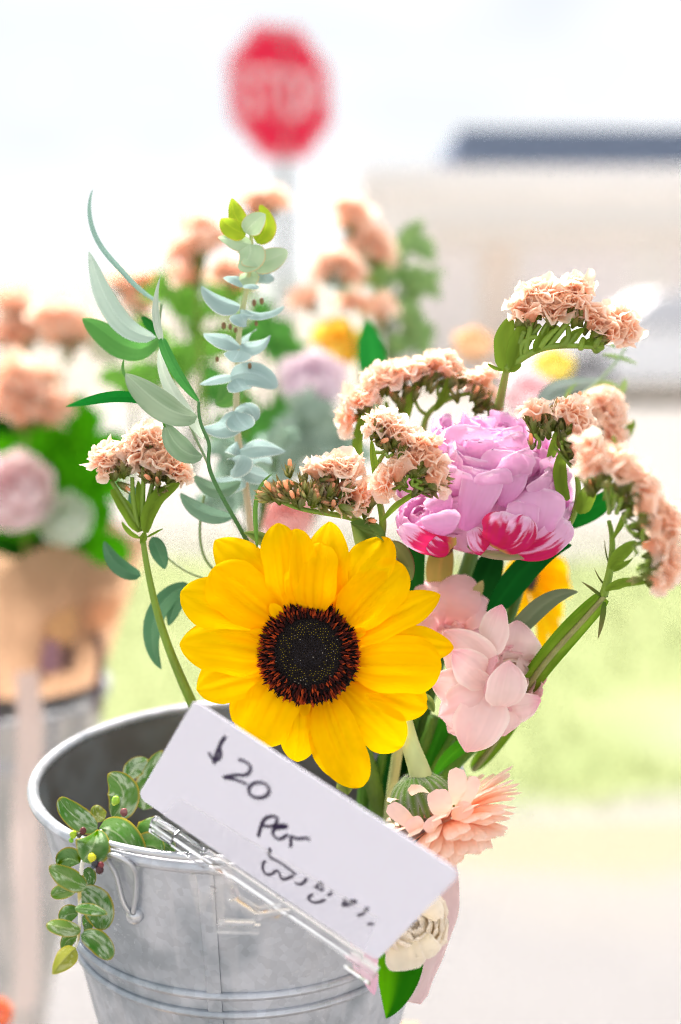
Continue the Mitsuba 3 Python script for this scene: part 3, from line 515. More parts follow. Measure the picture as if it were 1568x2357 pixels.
# ---- pink rose at the right
RP1, RP2, RP3 = lin(249, 214, 216), lin(252, 234, 226), lin(242, 152, 178)
def rose_col(seed, edge=.4, warm=.3, cream=0.0):
    def f(U, TT):
        c = mixc(RP2, RP1, np.clip(TT * .9, 0, 1)) if cream < 1 else mixc(lin(249, 236, 202), lin(253, 246, 232), TT)
        if cream == .5: c = mixc(lin(248, 226, 196), lin(252, 236, 226), TT)
        if not cream: c = mixc(c, RP3, np.clip((TT - .70) * 2.2, 0, 1) * edge + warm * .35 * (n2(U * 3 + seed, TT * 3, seed) > .6))
        c = mixc(c, lin(255, 246, 242), np.clip((np.abs(U) - .86) * 8, 0, .6))
        return c * (.88 + .16 * n2(U * 14, TT * 1.8, seed))[:, None]
    return f
def rose():
    t = thing('rose', 'pale pink rose with pointed open petals right of the sunflower', 'rose'); r = np.random.RandomState(4)
    C = P(1172, 1560, .608); ax = unit(-FWD * .78 + UPV * .22 + RGT * .50); k = 0
    def sh(az, R, th0, th1, hw, edge=.4, warm=.3, cream=0, **kw):
        nonlocal k; k += 1; V, F, U, TT = shell(C, ax, UPV, az, R, th0, th1, hw, seed=200 + k, **kw); part(t, 'petal', vply(V, F, 'petal', rose_col(k, edge, warm, cream)(U, TT), uv=uvof(U, TT)))
    R = PX(78)
    for j in range(5): sh(j * 72 - 10, R * 1.12, 156, 58, 54, ruffle=.02, flare=.06, nu=19, nv=16, edge=.45)
    for j in range(5): sh(j * 72 + 20, R * 1.0, 150, 54, 50, ruffle=.025, flare=.10, nu=17, nv=14, edge=.35)
    for j in range(5): sh(j * 72 + 55, R * .84, 145, 52, 40, ruffle=.03, flare=.05, nu=15, nv=12, edge=.15, warm=0)
    for j in range(6): sh(j * 60, R * .62, 140, 44, 36, ruffle=.05, nu=13, nv=10, edge=.0, warm=0, cream=.5)
    for j in range(6): sh(j * 60 + 25, R * .42, 130, 36, 40, ruffle=.09, nu=13, nv=9, edge=.0, warm=0, cream=1)
    for j in range(5): sh(j * 72, R * .24, 120, 24, 50, ruffle=.12, nu=11, nv=8, edge=0, warm=0, cream=1)
    # open outer petals: base, tip, width in the 1568 view
    for (b, tp_, w, db, dt, bd, cu, n_, ed) in [((1120, 1500), (1158, 1392), 84, .604, .594, .08, .06, (-.5, .5), 1.0), ((1130, 1560), (1022, 1452), 120, .604, .598, .10, .03, (-.5, .4), .6), ((1120, 1570), (1040, 1498), 90, .598, .588, .08, .10, (-.3, .5), .9),
            ((1130, 1590), (990, 1560), 110, .602, .596, .12, .05, (-.5, -.1), .7), ((1130, 1600), (1010, 1650), 130, .601, .594, .13, -.05, (-.3, -.2), .3), ((1130, 1590), (1072, 1733), 122, .600, .590, .10, -.10, (-.25, -.15), .4), ((1120, 1600), (1030, 1685), 110, .603, .597, .12, -.04, (-.5, -.2), .3), ((1150, 1620), (1248, 1616), 88, .600, .592, .07, -.08, (.2, -.5), 1.0), ((1140, 1610), (1165, 1694), 140, .602, .596, .12, -.05, (.2, -.4), .25),
            ((1150, 1625), (1172, 1520), 96, .592, .588, .14, .04, (.2, .2), .3), ((1200, 1590), (1222, 1496), 80, .612, .612, .10, -.2, (.7, 0), .7), ((1170, 1530), (1192, 1428), 120, .612, .606, .12, .04, (.3, .4), .25)]:
        B_, T_ = P(*b, db), P(*tp_, dt); k += 1
        addblade(t, 'petal', [B_, (B_ + T_) / 2 - FWD * .003, T_], PX(w), unit(-FWD + RGT * n_[0] + UPV * n_[1]), rose_col(k, ed, .2), 'petal', a=.6, b=.74, base=.45, plateau=1.05, cup=.10, fold=.22 * (k % 2), bend=bd * .8, curl=cu, ruffle=.035, ridge=.014, wob=.06, rag=.008, nu=23, nv=22, seed=300 + k)
    stem(t, [(1120, 1560, .63), (1060, 1680, .65), (960, 1850, .665), (920, 2050, .67)], .0032, lin(80, 120, 40))
rose()

def rose_behind():
    t = thing('rose', 'pale lilac pink rose half hidden behind the sunflower, above the other rose', 'rose'); C = P(1035, 1420, .640); ax = unit(-FWD * .75 + UPV * .55 - RGT * .1); k = 0
    for j, (n, Rm, th1, hw) in enumerate([(5, 1.0, 66, 46), (5, .84, 54, 44), (5, .64, 42, 46), (4, .42, 28, 56)]):
        for i in range(n):
            V, F, U, TT = shell(C, ax, UPV, i * 360 / n + 30 * j, PX(84, .64) * Rm, 150, th1, hw, ruffle=.04, flare=.12, nu=15, nv=12, seed=820 + j * 7 + i); part(t, 'petal', vply(V, F, 'petal', mixc(lin(244, 208, 212), lin(250, 228, 232), TT), uv=uvof(U, TT)))
    for b, tp_, w in [((1040, 1440), (1070, 1318), 100), ((1020, 1440), (985, 1330), 110), ((1060, 1430), (1118, 1372), 90), ((1010, 1450), (958, 1385), 90)]:
        addblade(t, 'petal', D3([(*b, .632), ((b[0] + tp_[0]) / 2, (b[1] + tp_[1]) / 2, .625), (*tp_, .632)]), PX(w, .63), unit(-FWD + UPV * .4), lambda U, TT: mixc(lin(244, 204, 208), lin(250, 226, 230), TT), 'petal', a=.5, b=.5, base=.5, bend=.08, curl=-.05, ruffle=.03, wob=.05, nu=15, nv=16, seed=b[0] + tp_[0])
    stem(t, [(1035, 1440, .65), (980, 1640, .66), (910, 1880, .67)], .003, lin(70, 110, 40))
rose_behind()

# ---- gerbera turned face down
def gerbera():
    t = thing('gerbera', 'peach gerbera daisy hanging face down beside the card', 'gerbera'); r = np.random.RandomState(8)
    C = P(1022, 1872, .600); ax = unit(UPV * -.90 + RGT * .40 - FWD * .10); xx = unit(RGT - ax * (RGT @ ax)); yy = np.cross(ax, xx)
    pe = lin(255, 222, 200); pd = lin(252, 188, 150); pw = lin(255, 240, 228)
    def gc(s): return lambda U, TT: mixc(mixc(pd, pe, np.clip(TT * 1.7, 0, 1)), pw, np.clip((TT - .45) * 1.4, 0, 1) * .8) * (.94 + .1 * n2(U * 6 + s, TT * 1.5, s))[:, None]
    # back rows spread wide, inner rows shorter and pointing down
    for row, (n, L, el, r0, w) in enumerate([(30, 158, 12, 44, 40), (32, 146, 0, 42, 38), (32, 130, -14, 38, 36), (30, 112, -30, 34, 34), (26, 90, -46, 28, 30), (20, 64, -60, 20, 26), (14, 46, -72, 12, 22)]):
        for j in range(n):
            a = (j + .5 * (row % 2)) / n * 2 * np.pi + r.uniform(-.06, .06); o = xx * math.cos(a) + yy * math.sin(a); e = math.radians(el + r.uniform(-7, 7)); LL = PX(L * r.uniform(.9, 1.05))
            dr_ = o * math.cos(e) - ax * math.sin(e); nn = unit(-ax * math.cos(e) - o * math.sin(e)); B_ = C + o * PX(r0) + ax * PX(8 + row * 6)
            if row == 0 and o @ RGT < .3 and -FWD @ o > .1 and j % 3 == 0: dr_ = unit(o * .75 - ax * .9); nn = unit(-ax * .6 - o)
            addblade(t, 'petal', [B_, B_ + dr_ * LL * .55 - ax * -.0005, B_ + dr_ * LL + ax * PX(6)], PX(w), nn, gc(row * 30 + j), 'petal', a=.6, b=.26, base=.3, cup=-.18, bend=.05, curl=r.uniform(-.08, .06), ridge=.03, nu=7, nv=9, seed=400 + row * 40 + j)
    # upturned back petals seen at the front
    for (b, tp_, w, d_) in [((1046, 1852), (1050, 1766), 46, .570), ((1022, 1882), (1004, 1816), 54, .568), ((955, 1902), (893, 1853), 40, .570), ((965, 1912), (945, 1882), 44, .569), ((1005, 1905), (985, 1884), 44, .568), ((1052, 1868), (1096, 1786), 34, .573), ((1040, 1880), (1085, 1850), 36, .572)]:
        B_, T_ = P(*b, d_ + .004), P(*tp_, d_); addblade(t, 'petal', [B_, (B_ + T_) / 2 - FWD * .002, T_], PX(w), unit(-FWD + UPV * .3 + RGT * r.uniform(-.4, .4)), lambda U, TT: mixc(pe, lin(250, 214, 204), TT), 'petal', a=.6, b=.28, base=.3, cup=.12, bend=.08, nu=9, nv=10, seed=int(b[0]))
    # hairy green cup of narrow bracts
    Cc = P(968, 1836, .592); a2 = unit(UPV * .93 - RGT * .28 - FWD * .06); R = PX(76)
    V, F, U, TT = shell(Cc - a2 * R * .25, a2, RGT, 0, R * .96, 4, 92, 182, a=.01, b=.01, nu=33, nv=10, wob=0); part(t, 'cup', vply(V, F, 'matte', [.08, .13, .04], uv=uvof(U, TT)))
    for row in range(2):
        for j in range(19):
            az = (j + .5 * row) / 19 * 360; V, F, U, TT = shell(Cc - a2 * R * .25, a2, RGT, az, R * (1.0 + .03 * row), 24 - 10 * row, 98 + 9 * row, 9.5, a=.30, b=.5, nu=7, nv=10, seed=500 + j, wob=0, flare=.05)
            part(t, 'bract', vply(V, F, 'leaf', mixc(mixc([.07, .17, .02], [.16, .26, .05], TT), [.34, .36, .30], np.abs(U) ** 1.5 * .9), uv=uvof(U, TT)))
    hv = []; 
    for j in range(900):
        th, az = math.radians(r.uniform(8, 100)), r.uniform(0, 6.28); y2 = np.cross(a2, RGT); n_ = unit(math.sin(th) * (RGT * math.cos(az) + y2 * math.sin(az)) + a2 * math.cos(th)); p = Cc - a2 * R * .25 + n_ * R * 1.01
        q = p + unit(n_ + r.randn(3) * .7) * r.uniform(.0012, .0026); s = unit(np.cross(n_, r.randn(3))) * .00007; hv.append(np.array([p - s, p + s, q]))
    V = np.vstack(hv); part(t, 'down', vply(V, np.arange(len(V)).reshape(-1, 3), 'matte', [.55, .58, .5], smooth=False), 'fine pale hairs on the green cup', 'stuff')
    stem(t, [(972, 1800, .591), (962, 1762, .592), (948, 1722, .594), (938, 1680, .598), (930, 1640, .605), (925, 1660, .62), (905, 1800, .64), (900, 2050, .66)], [.0058, .0034, .003, .0028, .0028, .0028], lin(178, 192, 130))
gerbera()

# ------------------------------------------------------------------ statice
PC1, PC2, PC3 = lin(255, 190, 146), lin(255, 218, 190), lin(255, 240, 227)
def floret_mesh(seed):
    """A crumpled papery funnel with a smaller one inside it."""
    ps = []
    for k, (sc, lift, nth) in enumerate([(1.0, 0, 44), (.62, .0022, 28)]):
        r = np.random.RandomState(seed * 3 + k); nt = 9; th = np.linspace(0, 2 * np.pi, nth, endpoint=False); t = np.linspace(0, 1, nt); TH, TT = np.meshgrid(th, t); ph = r.rand(9) * 6.28
        R = .0011 + (.0058 * TT ** 1.45) * sc; Z = lift + .0082 * TT * (1 - .25 * (1 - sc)) - .0026 * TT ** 3
        lob = np.cos(5 * TH + ph[0]); R = R * (1 + .12 * lob * TT ** 2 + .14 * np.sin(2 * TH + ph[1]) * TT + .10 * np.sin(3 * TH + ph[7]) * TT ** 2 + .03 * np.sin(13 * TH + ph[2]) * TT ** 3)
        Z = Z + (.0014 * np.sin(5 * TH + ph[3]) + .0016 * np.sin(2 * TH + ph[4]) + .0006 * np.sin(9 * TH + ph[5]) + .0003 * np.sin(17 * TH + ph[8])) * TT ** 2 * sc
        tw = .15 * TT * np.sin(5 * TH + ph[6]); V = np.stack([R * np.cos(TH + tw), R * np.sin(TH + tw), Z], -1).reshape(-1, 3); f = TT.ravel()
        c = mixc(PC1, PC2, f * 1.9); c = mixc(c, PC3, (f - .5) * 2.0); c = mixc(c, lin(244, 156, 116), .20 * (np.cos(10 * TH + ph[0]).ravel() > .8) * f * (1 - f) * 3)
        ps.append((V, grid_faces(nt, nth, True), c * r.uniform(.95, 1.0)))
    return merge(ps)
def bud_mesh(seed):
    r = np.random.RandomState(seed); V, F = tube([(0, 0, 0), (.0002, 0, .004), (0, .0003, .0085)], [.0007, .0011, .0015, .0011], 9, 9); f = V[:, 2] / .0085
    return V * [.8, .8, .95], F, mixc(lin(240, 190, 140), lin(255, 206, 172), f)
def bract_mesh(seed):
    r = np.random.RandomState(seed); ps = []
    for k in range(6):
        a = k * 1.05 + r.rand() * .5; l = r.uniform(.0055, .0095); o = np.array([math.cos(a), math.sin(a), 0]); sp = r.uniform(.0012, .0032)
        V, F, U, TT = blade([o * .0003, o * sp * .8 + [0, 0, l * .55], o * sp + [0, 0, l]], .0022 * r.uniform(.7, 1.2), o, a=.5, b=.9, base=.4, fold=.3, nu=5, nv=6, seed=seed + k)
        c = mixc([.13, .20, .04], [.36, .36, .12], TT); c = mixc(c, lin(150, 90, 60), np.clip((TT - .6) * 1.6, 0, 1) * (r.rand() < .6)); ps.append((V, F, c * r.uniform(.7, 1.2)))
    for k in range(9):
        a = r.rand() * 6.28; o = np.array([math.cos(a), math.sin(a), 0]); z = r.uniform(.001, .005); p = o * .0018 + [0, 0, z]; q = p + (o + [0, 0, .6]) * r.uniform(.0012, .003); s = np.cross(o, [0, 0, 1]) * .0001
        ps.append((np.array([p - s, p + s, q]), np.array([[0, 1, 2]]), [.5, .42, .3]))
    return merge(ps)
FLO = [vply(*floret_mesh(60 + k)[:2], 'crepe', floret_mesh(60 + k)[2]) for k in range(8)]
BUD = [vply(*bud_mesh(80 + k)[:2], 'crepe', bud_mesh(80 + k)[2]) for k in range(3)]
BRA = [vply(*bract_mesh(90 + k)[:2], 'leaf', bract_mesh(90 + k)[2], uv=np.zeros((len(bract_mesh(90 + k)[0]), 2))) for k in range(5)]
def orient(p, z, s, rot):
    z = unit(z); x = unit(np.cross([.3, .2, .9], z)); y = np.cross(z, x); c, q = math.cos(rot), math.sin(rot); x, y = x * c + y * q, y * c - x * q
    M = np.eye(4); M[:3, 0], M[:3, 1], M[:3, 2], M[:3, 3] = x * s, y * s, z * s, p; return T(M)
def place(parent, name, dict_, p, z, s, r): return part(parent, name, {**dict_, 'to_world': orient(p, z, s, r.uniform(0, 6.28))})
GS = lin(118, 150, 50)
def statice(label, stalk, clumps, joints=(), d=.58, seed=0, wings=(), leaves=(), r0=.0028, bracts=1.0, scale=1.0, group='peach statice sprays', buds=(), arms=(), open_=.9):
    """stalk: (x, y, d) points; clumps: (x, y, radius px, n florets, direction degrees); joints: index of the stalk point each clump's branch leaves from."""
    t = thing('statice_spray', label, 'statice', group); r = np.random.RandomState(900 + seed)
    V, F = tube(D3(stalk), np.interp(np.linspace(0, 1, 5), [0, 1], [r0, r0 * .45]), 9, 8 * len(stalk)); part(t, 'stem', vply(V, F, 'stalk', mixc(GS * .75, GS * 1.1, n2(V[:, 0] * 400, V[:, 2] * 150, seed))))
    sp = D3(stalk)
    for a_ in arms: V, F = tube(D3(a_), np.array([r0 * .6, r0 * .5, r0 * .42, r0 * .25]), 8, 40); part(t, 'branch', vply(V, F, 'stalk', mixc(GS * .7, GS * 1.15, n2(V[:, 0] * 400, V[:, 2] * 150, seed))))
    for ci, cl in enumerate(clumps):
        x, y, rad, n, ang = cl[:5]; dd = cl[5] if len(cl) > 5 else d
        o = RGT * math.cos(math.radians(ang)) + UPV * math.sin(math.radians(ang)); c = P(x, y, dd); base = c - o * .013 * scale
        q = min(sp, key=lambda s: np.linalg.norm(s - base) + (0 if (s - base) @ o < 0 else .02)) if not joints else P(*joints[min(ci, len(joints) - 1)])
        if np.linalg.norm(q - base) > .002: V, F = tube([q, (q + base) / 2 + o * -.001 + r.randn(3) * .001, base], [r0 * .5, r0 * .38], 6, 8); part(t, 'branch', vply(V, F, 'stalk', GS * r.uniform(.7, 1.1)))
        for k in range(n if d < .515 else int(n * 1.15 + .5)):
            j = r.randn(3); j /= np.linalg.norm(j); j *= PX(rad, dd) * r.rand() ** .5; j -= o * (j @ o) * .55
            z = unit(o + j / PX(rad + 1, dd) * .8 + r.randn(3) * .18 - FWD * .25); s = scale * r.uniform(.82, 1.12); p = c + j - z * .0065 * s
            if r.rand() < open_: place(t, 'floret', FLO[r.randint(8)], p, z, s * 1.2, r)
            else: place(t, 'bud', BUD[r.randint(3)], p, z, s * 1.1, r)
            if r.rand() < bracts * .7: place(t, 'bract', BRA[r.randint(5)], p - z * .0048 * s, z + r.randn(3) * .12, s * r.uniform(.9, 1.25), r)
    for (x, y, dd, ang, n, rad) in buds:   # green bristly ends with closed buds
        o = RGT * math.cos(math.radians(ang)) + UPV * math.sin(math.radians(ang)); c = P(x, y, dd)
        for k in range(n):
            j = r.randn(3); j *= PX(rad, dd) * .6; z = unit(o + r.randn(3) * .45 - FWD * .3); place(t, 'bract', BRA[r.randint(5)], c + j, z, scale * r.uniform(.9, 1.3), r)
            if r.rand() < .4: place(t, 'bud', BUD[r.randint(3)], c + j + z * .002, z, scale * r.uniform(.7, 1), r)
    for w in wings:    # flat green wings and small leaves: points (x, y, d), width px
        pts, wd = w; addblade(t, 'wing', D3(pts), PX(wd, pts[0][2]), unit(-FWD + UPV * .25 + RGT * r.uniform(-.4, .4)), lambda U, TT: mixc(GS * .62, GS * 1.15, np.abs(U) * .5 + .5 * n2(U * 5, TT * 6, seed)), 'leaf', a=.45, b=.6, base=.3, fold=.22, wob=.10, ruffle=.02, nu=9, nv=14, seed=seed + int(wd))
    return t
# nodding spray at the upper right
statice('sharp peach statice spray nodding rightward on a bent green stem above the peony', [(1128, 1040, .68), (1142, 965, .648), (1156, 900, .612), (1166, 850, .586)],
        [(1196, 700, 20, 3, 100), (1238, 685, 26, 5, 95), (1290, 690, 28, 6, 85), (1325, 655, 22, 4, 92), (1345, 705, 30, 6, 75), (1395, 735, 28, 5, 55), (1428, 728, 26, 4, 45), (1452, 752, 18, 3, 20), (1225, 668, 22, 4, 95), (1272, 672, 24, 4, 90), (1318, 690, 26, 5, 80), (1215, 715, 22, 4, 110), (1270, 712, 24, 4, 85), (1370, 722, 24, 4, 65), (1415, 760, 22, 4, 40)], d=.583, seed=1, r0=.0034, bracts=1.0,
        joints=[(1168, 846, .586), (1200, 824, .585), (1240, 804, .584), (1260, 800, .584), (1300, 795, .583), (1340, 795, .583), (1370, 797, .583), (1385, 800, .583), (1210, 815, .584), (1245, 803, .584), (1290, 796, .583), (1200, 822, .585), (1250, 802, .584), (1340, 796, .583), (1380, 799, .583)],
        arms=[[(1166, 852, .586), (1190, 832, .585), (1240, 804, .584), (1310, 795, .583), (1390, 800, .583)]],
        wings=[([(1166, 852, .585), (1160, 790, .585), (1178, 728, .585)], 50), ([(1176, 848, .583), (1196, 790, .583), (1204, 735, .584)], 46), ([(1230, 808, .582), (1250, 775, .582), (1262, 745, .583)], 26), ([(1290, 798, .582), (1320, 772, .582), (1345, 755, .582)], 26), ([(1340, 796, .582), (1370, 780, .582), (1395, 765, .582)], 22), ([(1160, 852, .586), (1140, 846, .585), (1122, 836, .585)], 9), ([(1170, 852, .584), (1190, 846, .583), (1200, 836, .583)], 12)])
# spray before the peony
statice('peach statice spray overlapping the left side of the pink peony', [(878, 1230, .60), (872, 1150, .588), (866, 1090, .58), (880, 1050, .576), (905, 1030, .574)],
        [(872, 966, 20, 4, 110), (905, 980, 22, 5, 90), (935, 1005, 22, 5, 75), (985, 1020, 22, 4, 60), (950, 1050, 26, 4, 110), (905, 1082, 24, 4, 130), (880, 1115, 18, 3, 200), (1000, 1060, 30, 5, 40), (1010, 1095, 20, 3, 10)], d=.568, seed=2, r0=.002,
        joints=[(866, 1040, .574), (890, 1040, .574), (905, 1040, .574), (925, 1060, .572), (925, 1085, .572), (915, 1110, .572), (900, 1125, .572), (965, 1110, .57), (975, 1125, .57)],
        wings=[([(872, 1130, .578), (862, 1070, .576), (855, 1010, .576)], 18), ([(880, 1200, .58), (930, 1150, .575), (980, 1125, .573)], 14)], buds=[(866, 1020, .57, 80, 8, 14), (905, 1030, .57, 70, 8, 16), (950, 1115, .572, 20, 6, 18), (985, 1120, .572, 10, 5, 14)])
# spray left of it, mostly in bud
statice('bristly half-open peach statice spray just above the sunflower', [(860, 1250, .61), (830, 1200, .595), (760, 1182, .582), (700, 1172, .578), (640, 1150, .576)],
        [(735, 1075, 18, 3, 95), (770, 1070, 20, 4, 90), (805, 1072, 22, 4, 75), (800, 1140, 20, 3, -20), (836, 1150, 22, 3, -30), (738, 1130, 12, 1, 30)], d=.580, seed=3, r0=.002,
        joints=[(760, 1150, .581), (790, 1140, .582), (820, 1150, .584), (775, 1165, .581), (800, 1170, .582), (700, 1160, .578)],
        buds=[(640, 1146, .575, 150, 9, 10), (662, 1150, .574, 110, 9, 12), (690, 1155, .574, 100, 11, 14), (720, 1160, .575, 60, 11, 14), (752, 1160, .576, 70, 10, 16), (785, 1165, .578, 60, 8, 16), (700, 1120, .58, 95, 3, 8), (735, 1110, .582, 80, 6, 16), (668, 1100, .576, 85, 2, 4), (840, 1180, .585, 60, 6, 16)])
# spray behind, top middle
statice('soft peach statice spray behind the peony, left of the nodding spray', [(985, 1120, .66), (975, 1010, .655), (985, 955, .65), (1030, 920, .645), (1080, 905, .645)],
        [(835, 915, 26, 6, 95), (800, 970, 12, 2, 215), (885, 865, 26, 6, 95), (925, 855, 26, 6, 90), (965, 850, 24, 5, 80), (1010, 825, 26, 6, 90), (1045, 850, 28, 4, 60), (1110, 870, 28, 5, 90), (1125, 905, 20, 3, 60)], d=.645, seed=4, r0=.0024, scale=1.08,
        joints=[(840, 1000, .645), (838, 990, .645), (925, 965, .648), (940, 960, .648), (985, 955, .65), (1020, 925, .646), (1045, 915, .645), (1080, 905, .645), (1090, 905, .645)],
        wings=[([(826, 1080, .645), (824, 1010, .643), (838, 950, .642)], 26), ([(925, 985, .65), (940, 930, .646), (962, 880, .645)], 26), ([(1000, 945, .646), (1030, 890, .642), (1040, 850, .64)], 22)], buds=[(925, 915, .645, 90, 6, 22), (985, 890, .645, 90, 6, 22), (1090, 930, .642, 30, 8, 20), (1120, 950, .642, 20, 6, 16), (1050, 900, .642, 60, 6, 20)])
# right-hand spray, near the lens
statice('large blurred peach statice spray arching down at the right edge', [(1390, 1368, .575), (1402, 1325, .568), (1410, 1260, .56), (1402, 1200, .552)],
        [(1370, 1062, 24, 4, 110), (1400, 1050, 26, 5, 95), (1430, 1072, 26, 5, 80), (1460, 1085, 28, 5, 65), (1490, 1120, 30, 6, 50), (1510, 1160, 30, 6, 40), (1505, 1185, 26, 4, 20), (1545, 1195, 28, 5, 20), (1530, 1250, 30, 6, 20), (1555, 1290, 28, 4, 10), (1540, 1310, 28, 4, 0), (1530, 1335, 20, 3, -20), (1350, 1030, 16, 2, 200)], d=.500, seed=5, r0=.0022, scale=.92,
        joints=[(1402, 1180, .54), (1402, 1180, .54), (1410, 1170, .535), (1420, 1180, .535), (1440, 1200, .532), (1460, 1210, .53), (1470, 1230, .53), (1480, 1240, .53), (1480, 1250, .53), (1490, 1290, .53), (1490, 1300, .53), (1490, 1320, .53), (1395, 1130, .535)],
        wings=[([(1405, 1310, .562), (1430, 1275, .55), (1465, 1245, .54)], 32), ([(1395, 1360, .567), (1440, 1340, .552), (1490, 1342, .54)], 24), ([(1410, 1245, .555), (1428, 1215, .545), (1436, 1180, .54)], 26), ([(1412, 1315, .56), (1450, 1290, .55), (1470, 1270, .54)], 16)],
        buds=[(1380, 1120, .53, 80, 10, 22), (1410, 1150, .53, 70, 12, 26), (1450, 1170, .53, 40, 12, 26), (1475, 1240, .53, 20, 10, 24), (1500, 1290, .532, 10, 10, 22), (1440, 1140, .53, 60, 10, 26), (1490, 1330, .532, 0, 8, 16)])
statice('peach and green statice spray directly right of the peony', [(1290, 1230, .62), (1330, 1150, .60), (1325, 1080, .59), (1300, 1020, .588)],
        [(1226, 940, 12, 2, 95), (1310, 935, 22, 4, 95), (1330, 955, 22, 4, 60), (1345, 985, 26, 5, 30), (1350, 1005, 22, 4, 20), (1338, 1030, 20, 3, 0)], d=.575, seed=6, r0=.002, scale=.95,
        joints=[(1240, 1030, .588), (1305, 1020, .588), (1310, 1030, .588), (1320, 1050, .588), (1325, 1070, .59), (1328, 1090, .59)],
        wings=[([(1310, 1150, .595), (1290, 1090, .59), (1300, 1030, .586)], 36), ([(1262, 1060, .59), (1280, 1010, .588), (1285, 985, .586)], 22), ([(1330, 1180, .6), (1350, 1150, .595), (1362, 1110, .59)], 40)], buds=[(1228, 985, .582, 90, 12, 18), (1275, 965, .58, 80, 14, 20), (1300, 1010, .582, 60, 12, 20), (1270, 990, .582, 90, 8, 20), (1310, 1060, .585, 40, 10, 18), (1250, 1010, .585, 90, 8, 18), (1338, 1075, .582, 60, 6, 14)])
statice('blurred peach statice head standing behind the right-hand spray', [(1330, 1100, .70), (1375, 1010, .70), (1385, 960, .70)], [(1385, 915, 24, 6, 95), (1405, 945, 26, 6, 60), (1410, 985, 28, 6, 30), (1400, 1010, 20, 3, 0)], d=.70, seed=7, r0=.002, scale=1.15, wings=[([(1440, 1010, .7), (1450, 985, .7), (1460, 965, .7)], 22)])
# winged stalk of the right-hand spray
def winged_stalk():
    t = [k for k in labels if 'arching down at the right edge' in labels[k].get('label', '')][0]
    pts = D3([(1090, 1770, .66), (1190, 1620, .622), (1250, 1530, .603), (1320, 1450, .588), (1390, 1372, .575)])
    for sgn in (1, -1):
        def cf(U, TT): return mixc(lin(150, 182, 66), lin(104, 148, 34), np.abs(U)) * (.8 + .4 * n2(U * 8, TT * 26, 3))[:, None]
        V, F, U, TT = blade(pts, PX(50 if sgn > 0 else 56), unit(-FWD + (RGT + UPV) * .4 * sgn), a=.22, b=.16, base=.4, wob=.12, fold=-.12 * sgn, ruffle=.012, nu=9, nv=60, seed=31 + sgn); part(t, 'stalk_wing', vply(V, F, 'leaf', cf(U, TT), uv=uvof(U, TT * 6)))
    V, F = tube([p - FWD * .0012 for p in pts], [.0016, .0017, .0015, .0012], 8, 40); part(t, 'stem', vply(V, F, 'stalk', mixc(lin(120, 112, 74), lin(150, 160, 92), n2(V[:, 0] * 500, V[:, 2] * 300, 3))))
    for pp, w in [([(1386, 1372, .574), (1360, 1352, .572), (1338, 1338, .572)], 9), ([(1392, 1385, .573), (1386, 1430, .571), (1376, 1472, .571)], 13), ([(1400, 1352, .572), (1380, 1330, .571), (1368, 1305, .571)], 5), ([(1404, 1300, .565), (1395, 1270, .563), (1392, 1240, .563)], 4)]:
        addblade(t, 'leaf', D3(pp), PX(w), unit(-FWD + UPV * .5), lambda U, TT: mixc(lin(80, 112, 40), lin(130, 120, 80), TT), 'leaf', fold=.3, a=.4, b=.9, base=.5, nu=5, nv=10)
winged_stalk()
# left spray
statice('pale peach statice spray on a thick green stem left of the sunflower', [(478, 1700, .625), (440, 1612, .612), (385, 1480, .603), (348, 1350, .600), (328, 1232, .600)],
        [(236, 1050, 22, 7, 110), (252, 1068, 20, 6, 150), (322, 1015, 22, 7, 100), (342, 1000, 22, 7, 80), (365, 1052, 22, 7, 90), (395, 1066, 22, 7, 60), (418, 1082, 18, 5, 40), (312, 1042, 18, 4, 140)], d=.598, seed=8, r0=.0030, scale=1.0,
        joints=[(322, 1222, .6), (322, 1222, .6), (326, 1218, .6), (328, 1218, .6), (332, 1222, .6), (334, 1222, .6), (334, 1222, .6), (326, 1218, .6)],
        wings=[([(320, 1222, .598), (290, 1170, .597), (255, 1125, .596)], 32), ([(336, 1226, .597), (350, 1165, .595), (415, 1112, .594)], 36), ([(326, 1218, .6), (322, 1160, .6), (318, 1105, .6)], 24), ([(340, 1190, .598), (352, 1150, .597), (362, 1128, .597)], 18), ([(322, 1238, .599), (296, 1222, .597), (280, 1200, .596)], 11), ([(338, 1236, .599), (356, 1226, .597), (376, 1216, .596)], 6), ([(322, 1250, .6), (330, 1236, .597), (334, 1222, .597)], 18)],
        buds=[(264, 1106, .597, 105, 6, 12), (284, 1098, .598, 80, 5, 10), (348, 1110, .597, 95, 6, 12), (365, 1116, .597, 70, 5, 10), (325, 1084, .602, 90, 4, 10)])

# ------------------------------------------------------------------ foliage
def leafc(dark, light, seed=0, edge=None):
    dark, light = np.asarray(dark), np.asarray(light)
    def f(U, TT):
        c = mixc(dark, light, .12 + .45 * n2(U * 3 + seed, TT * 3, seed) + .35 * n2(U * 16 + seed, TT * 2.2, seed + 1)); c = mixc(c, light * 1.1, np.exp(-(U / .045) ** 2) * .4)
        if edge is not None: c = mixc(c, np.asarray(edge), np.clip((np.abs(U) - .9) * 12, 0, 1))
        return c
    return f
GD, GM, GL, GG = lin(14, 96, 34), lin(52, 122, 50), lin(110, 152, 84), lin(186, 206, 190)
def leaf(t, pts, w, nr=(0, .4), col=None, look='leaf', **kw):
    kw = {**dict(a=.62, b=.72, fold=.18, bend=.0, nu=19, nv=22, wob=.02), **kw}; pts3 = D3(pts); d = pts[0][2]
    return addblade(t, 'leaf', pts3, PX(w * (.82 if 'ruscus' in t else 1), d), unit(-FWD + RGT * nr[0] + UPV * nr[1]), col or leafc(GD, GM), look, seed=int(pts[0][0]), **kw)
def z1(pts, d): return [(x * .5, 376.3 + y * .5, d[i] if isinstance(d, (list, tuple)) else d) for i, (x, y) in enumerate(pts)]
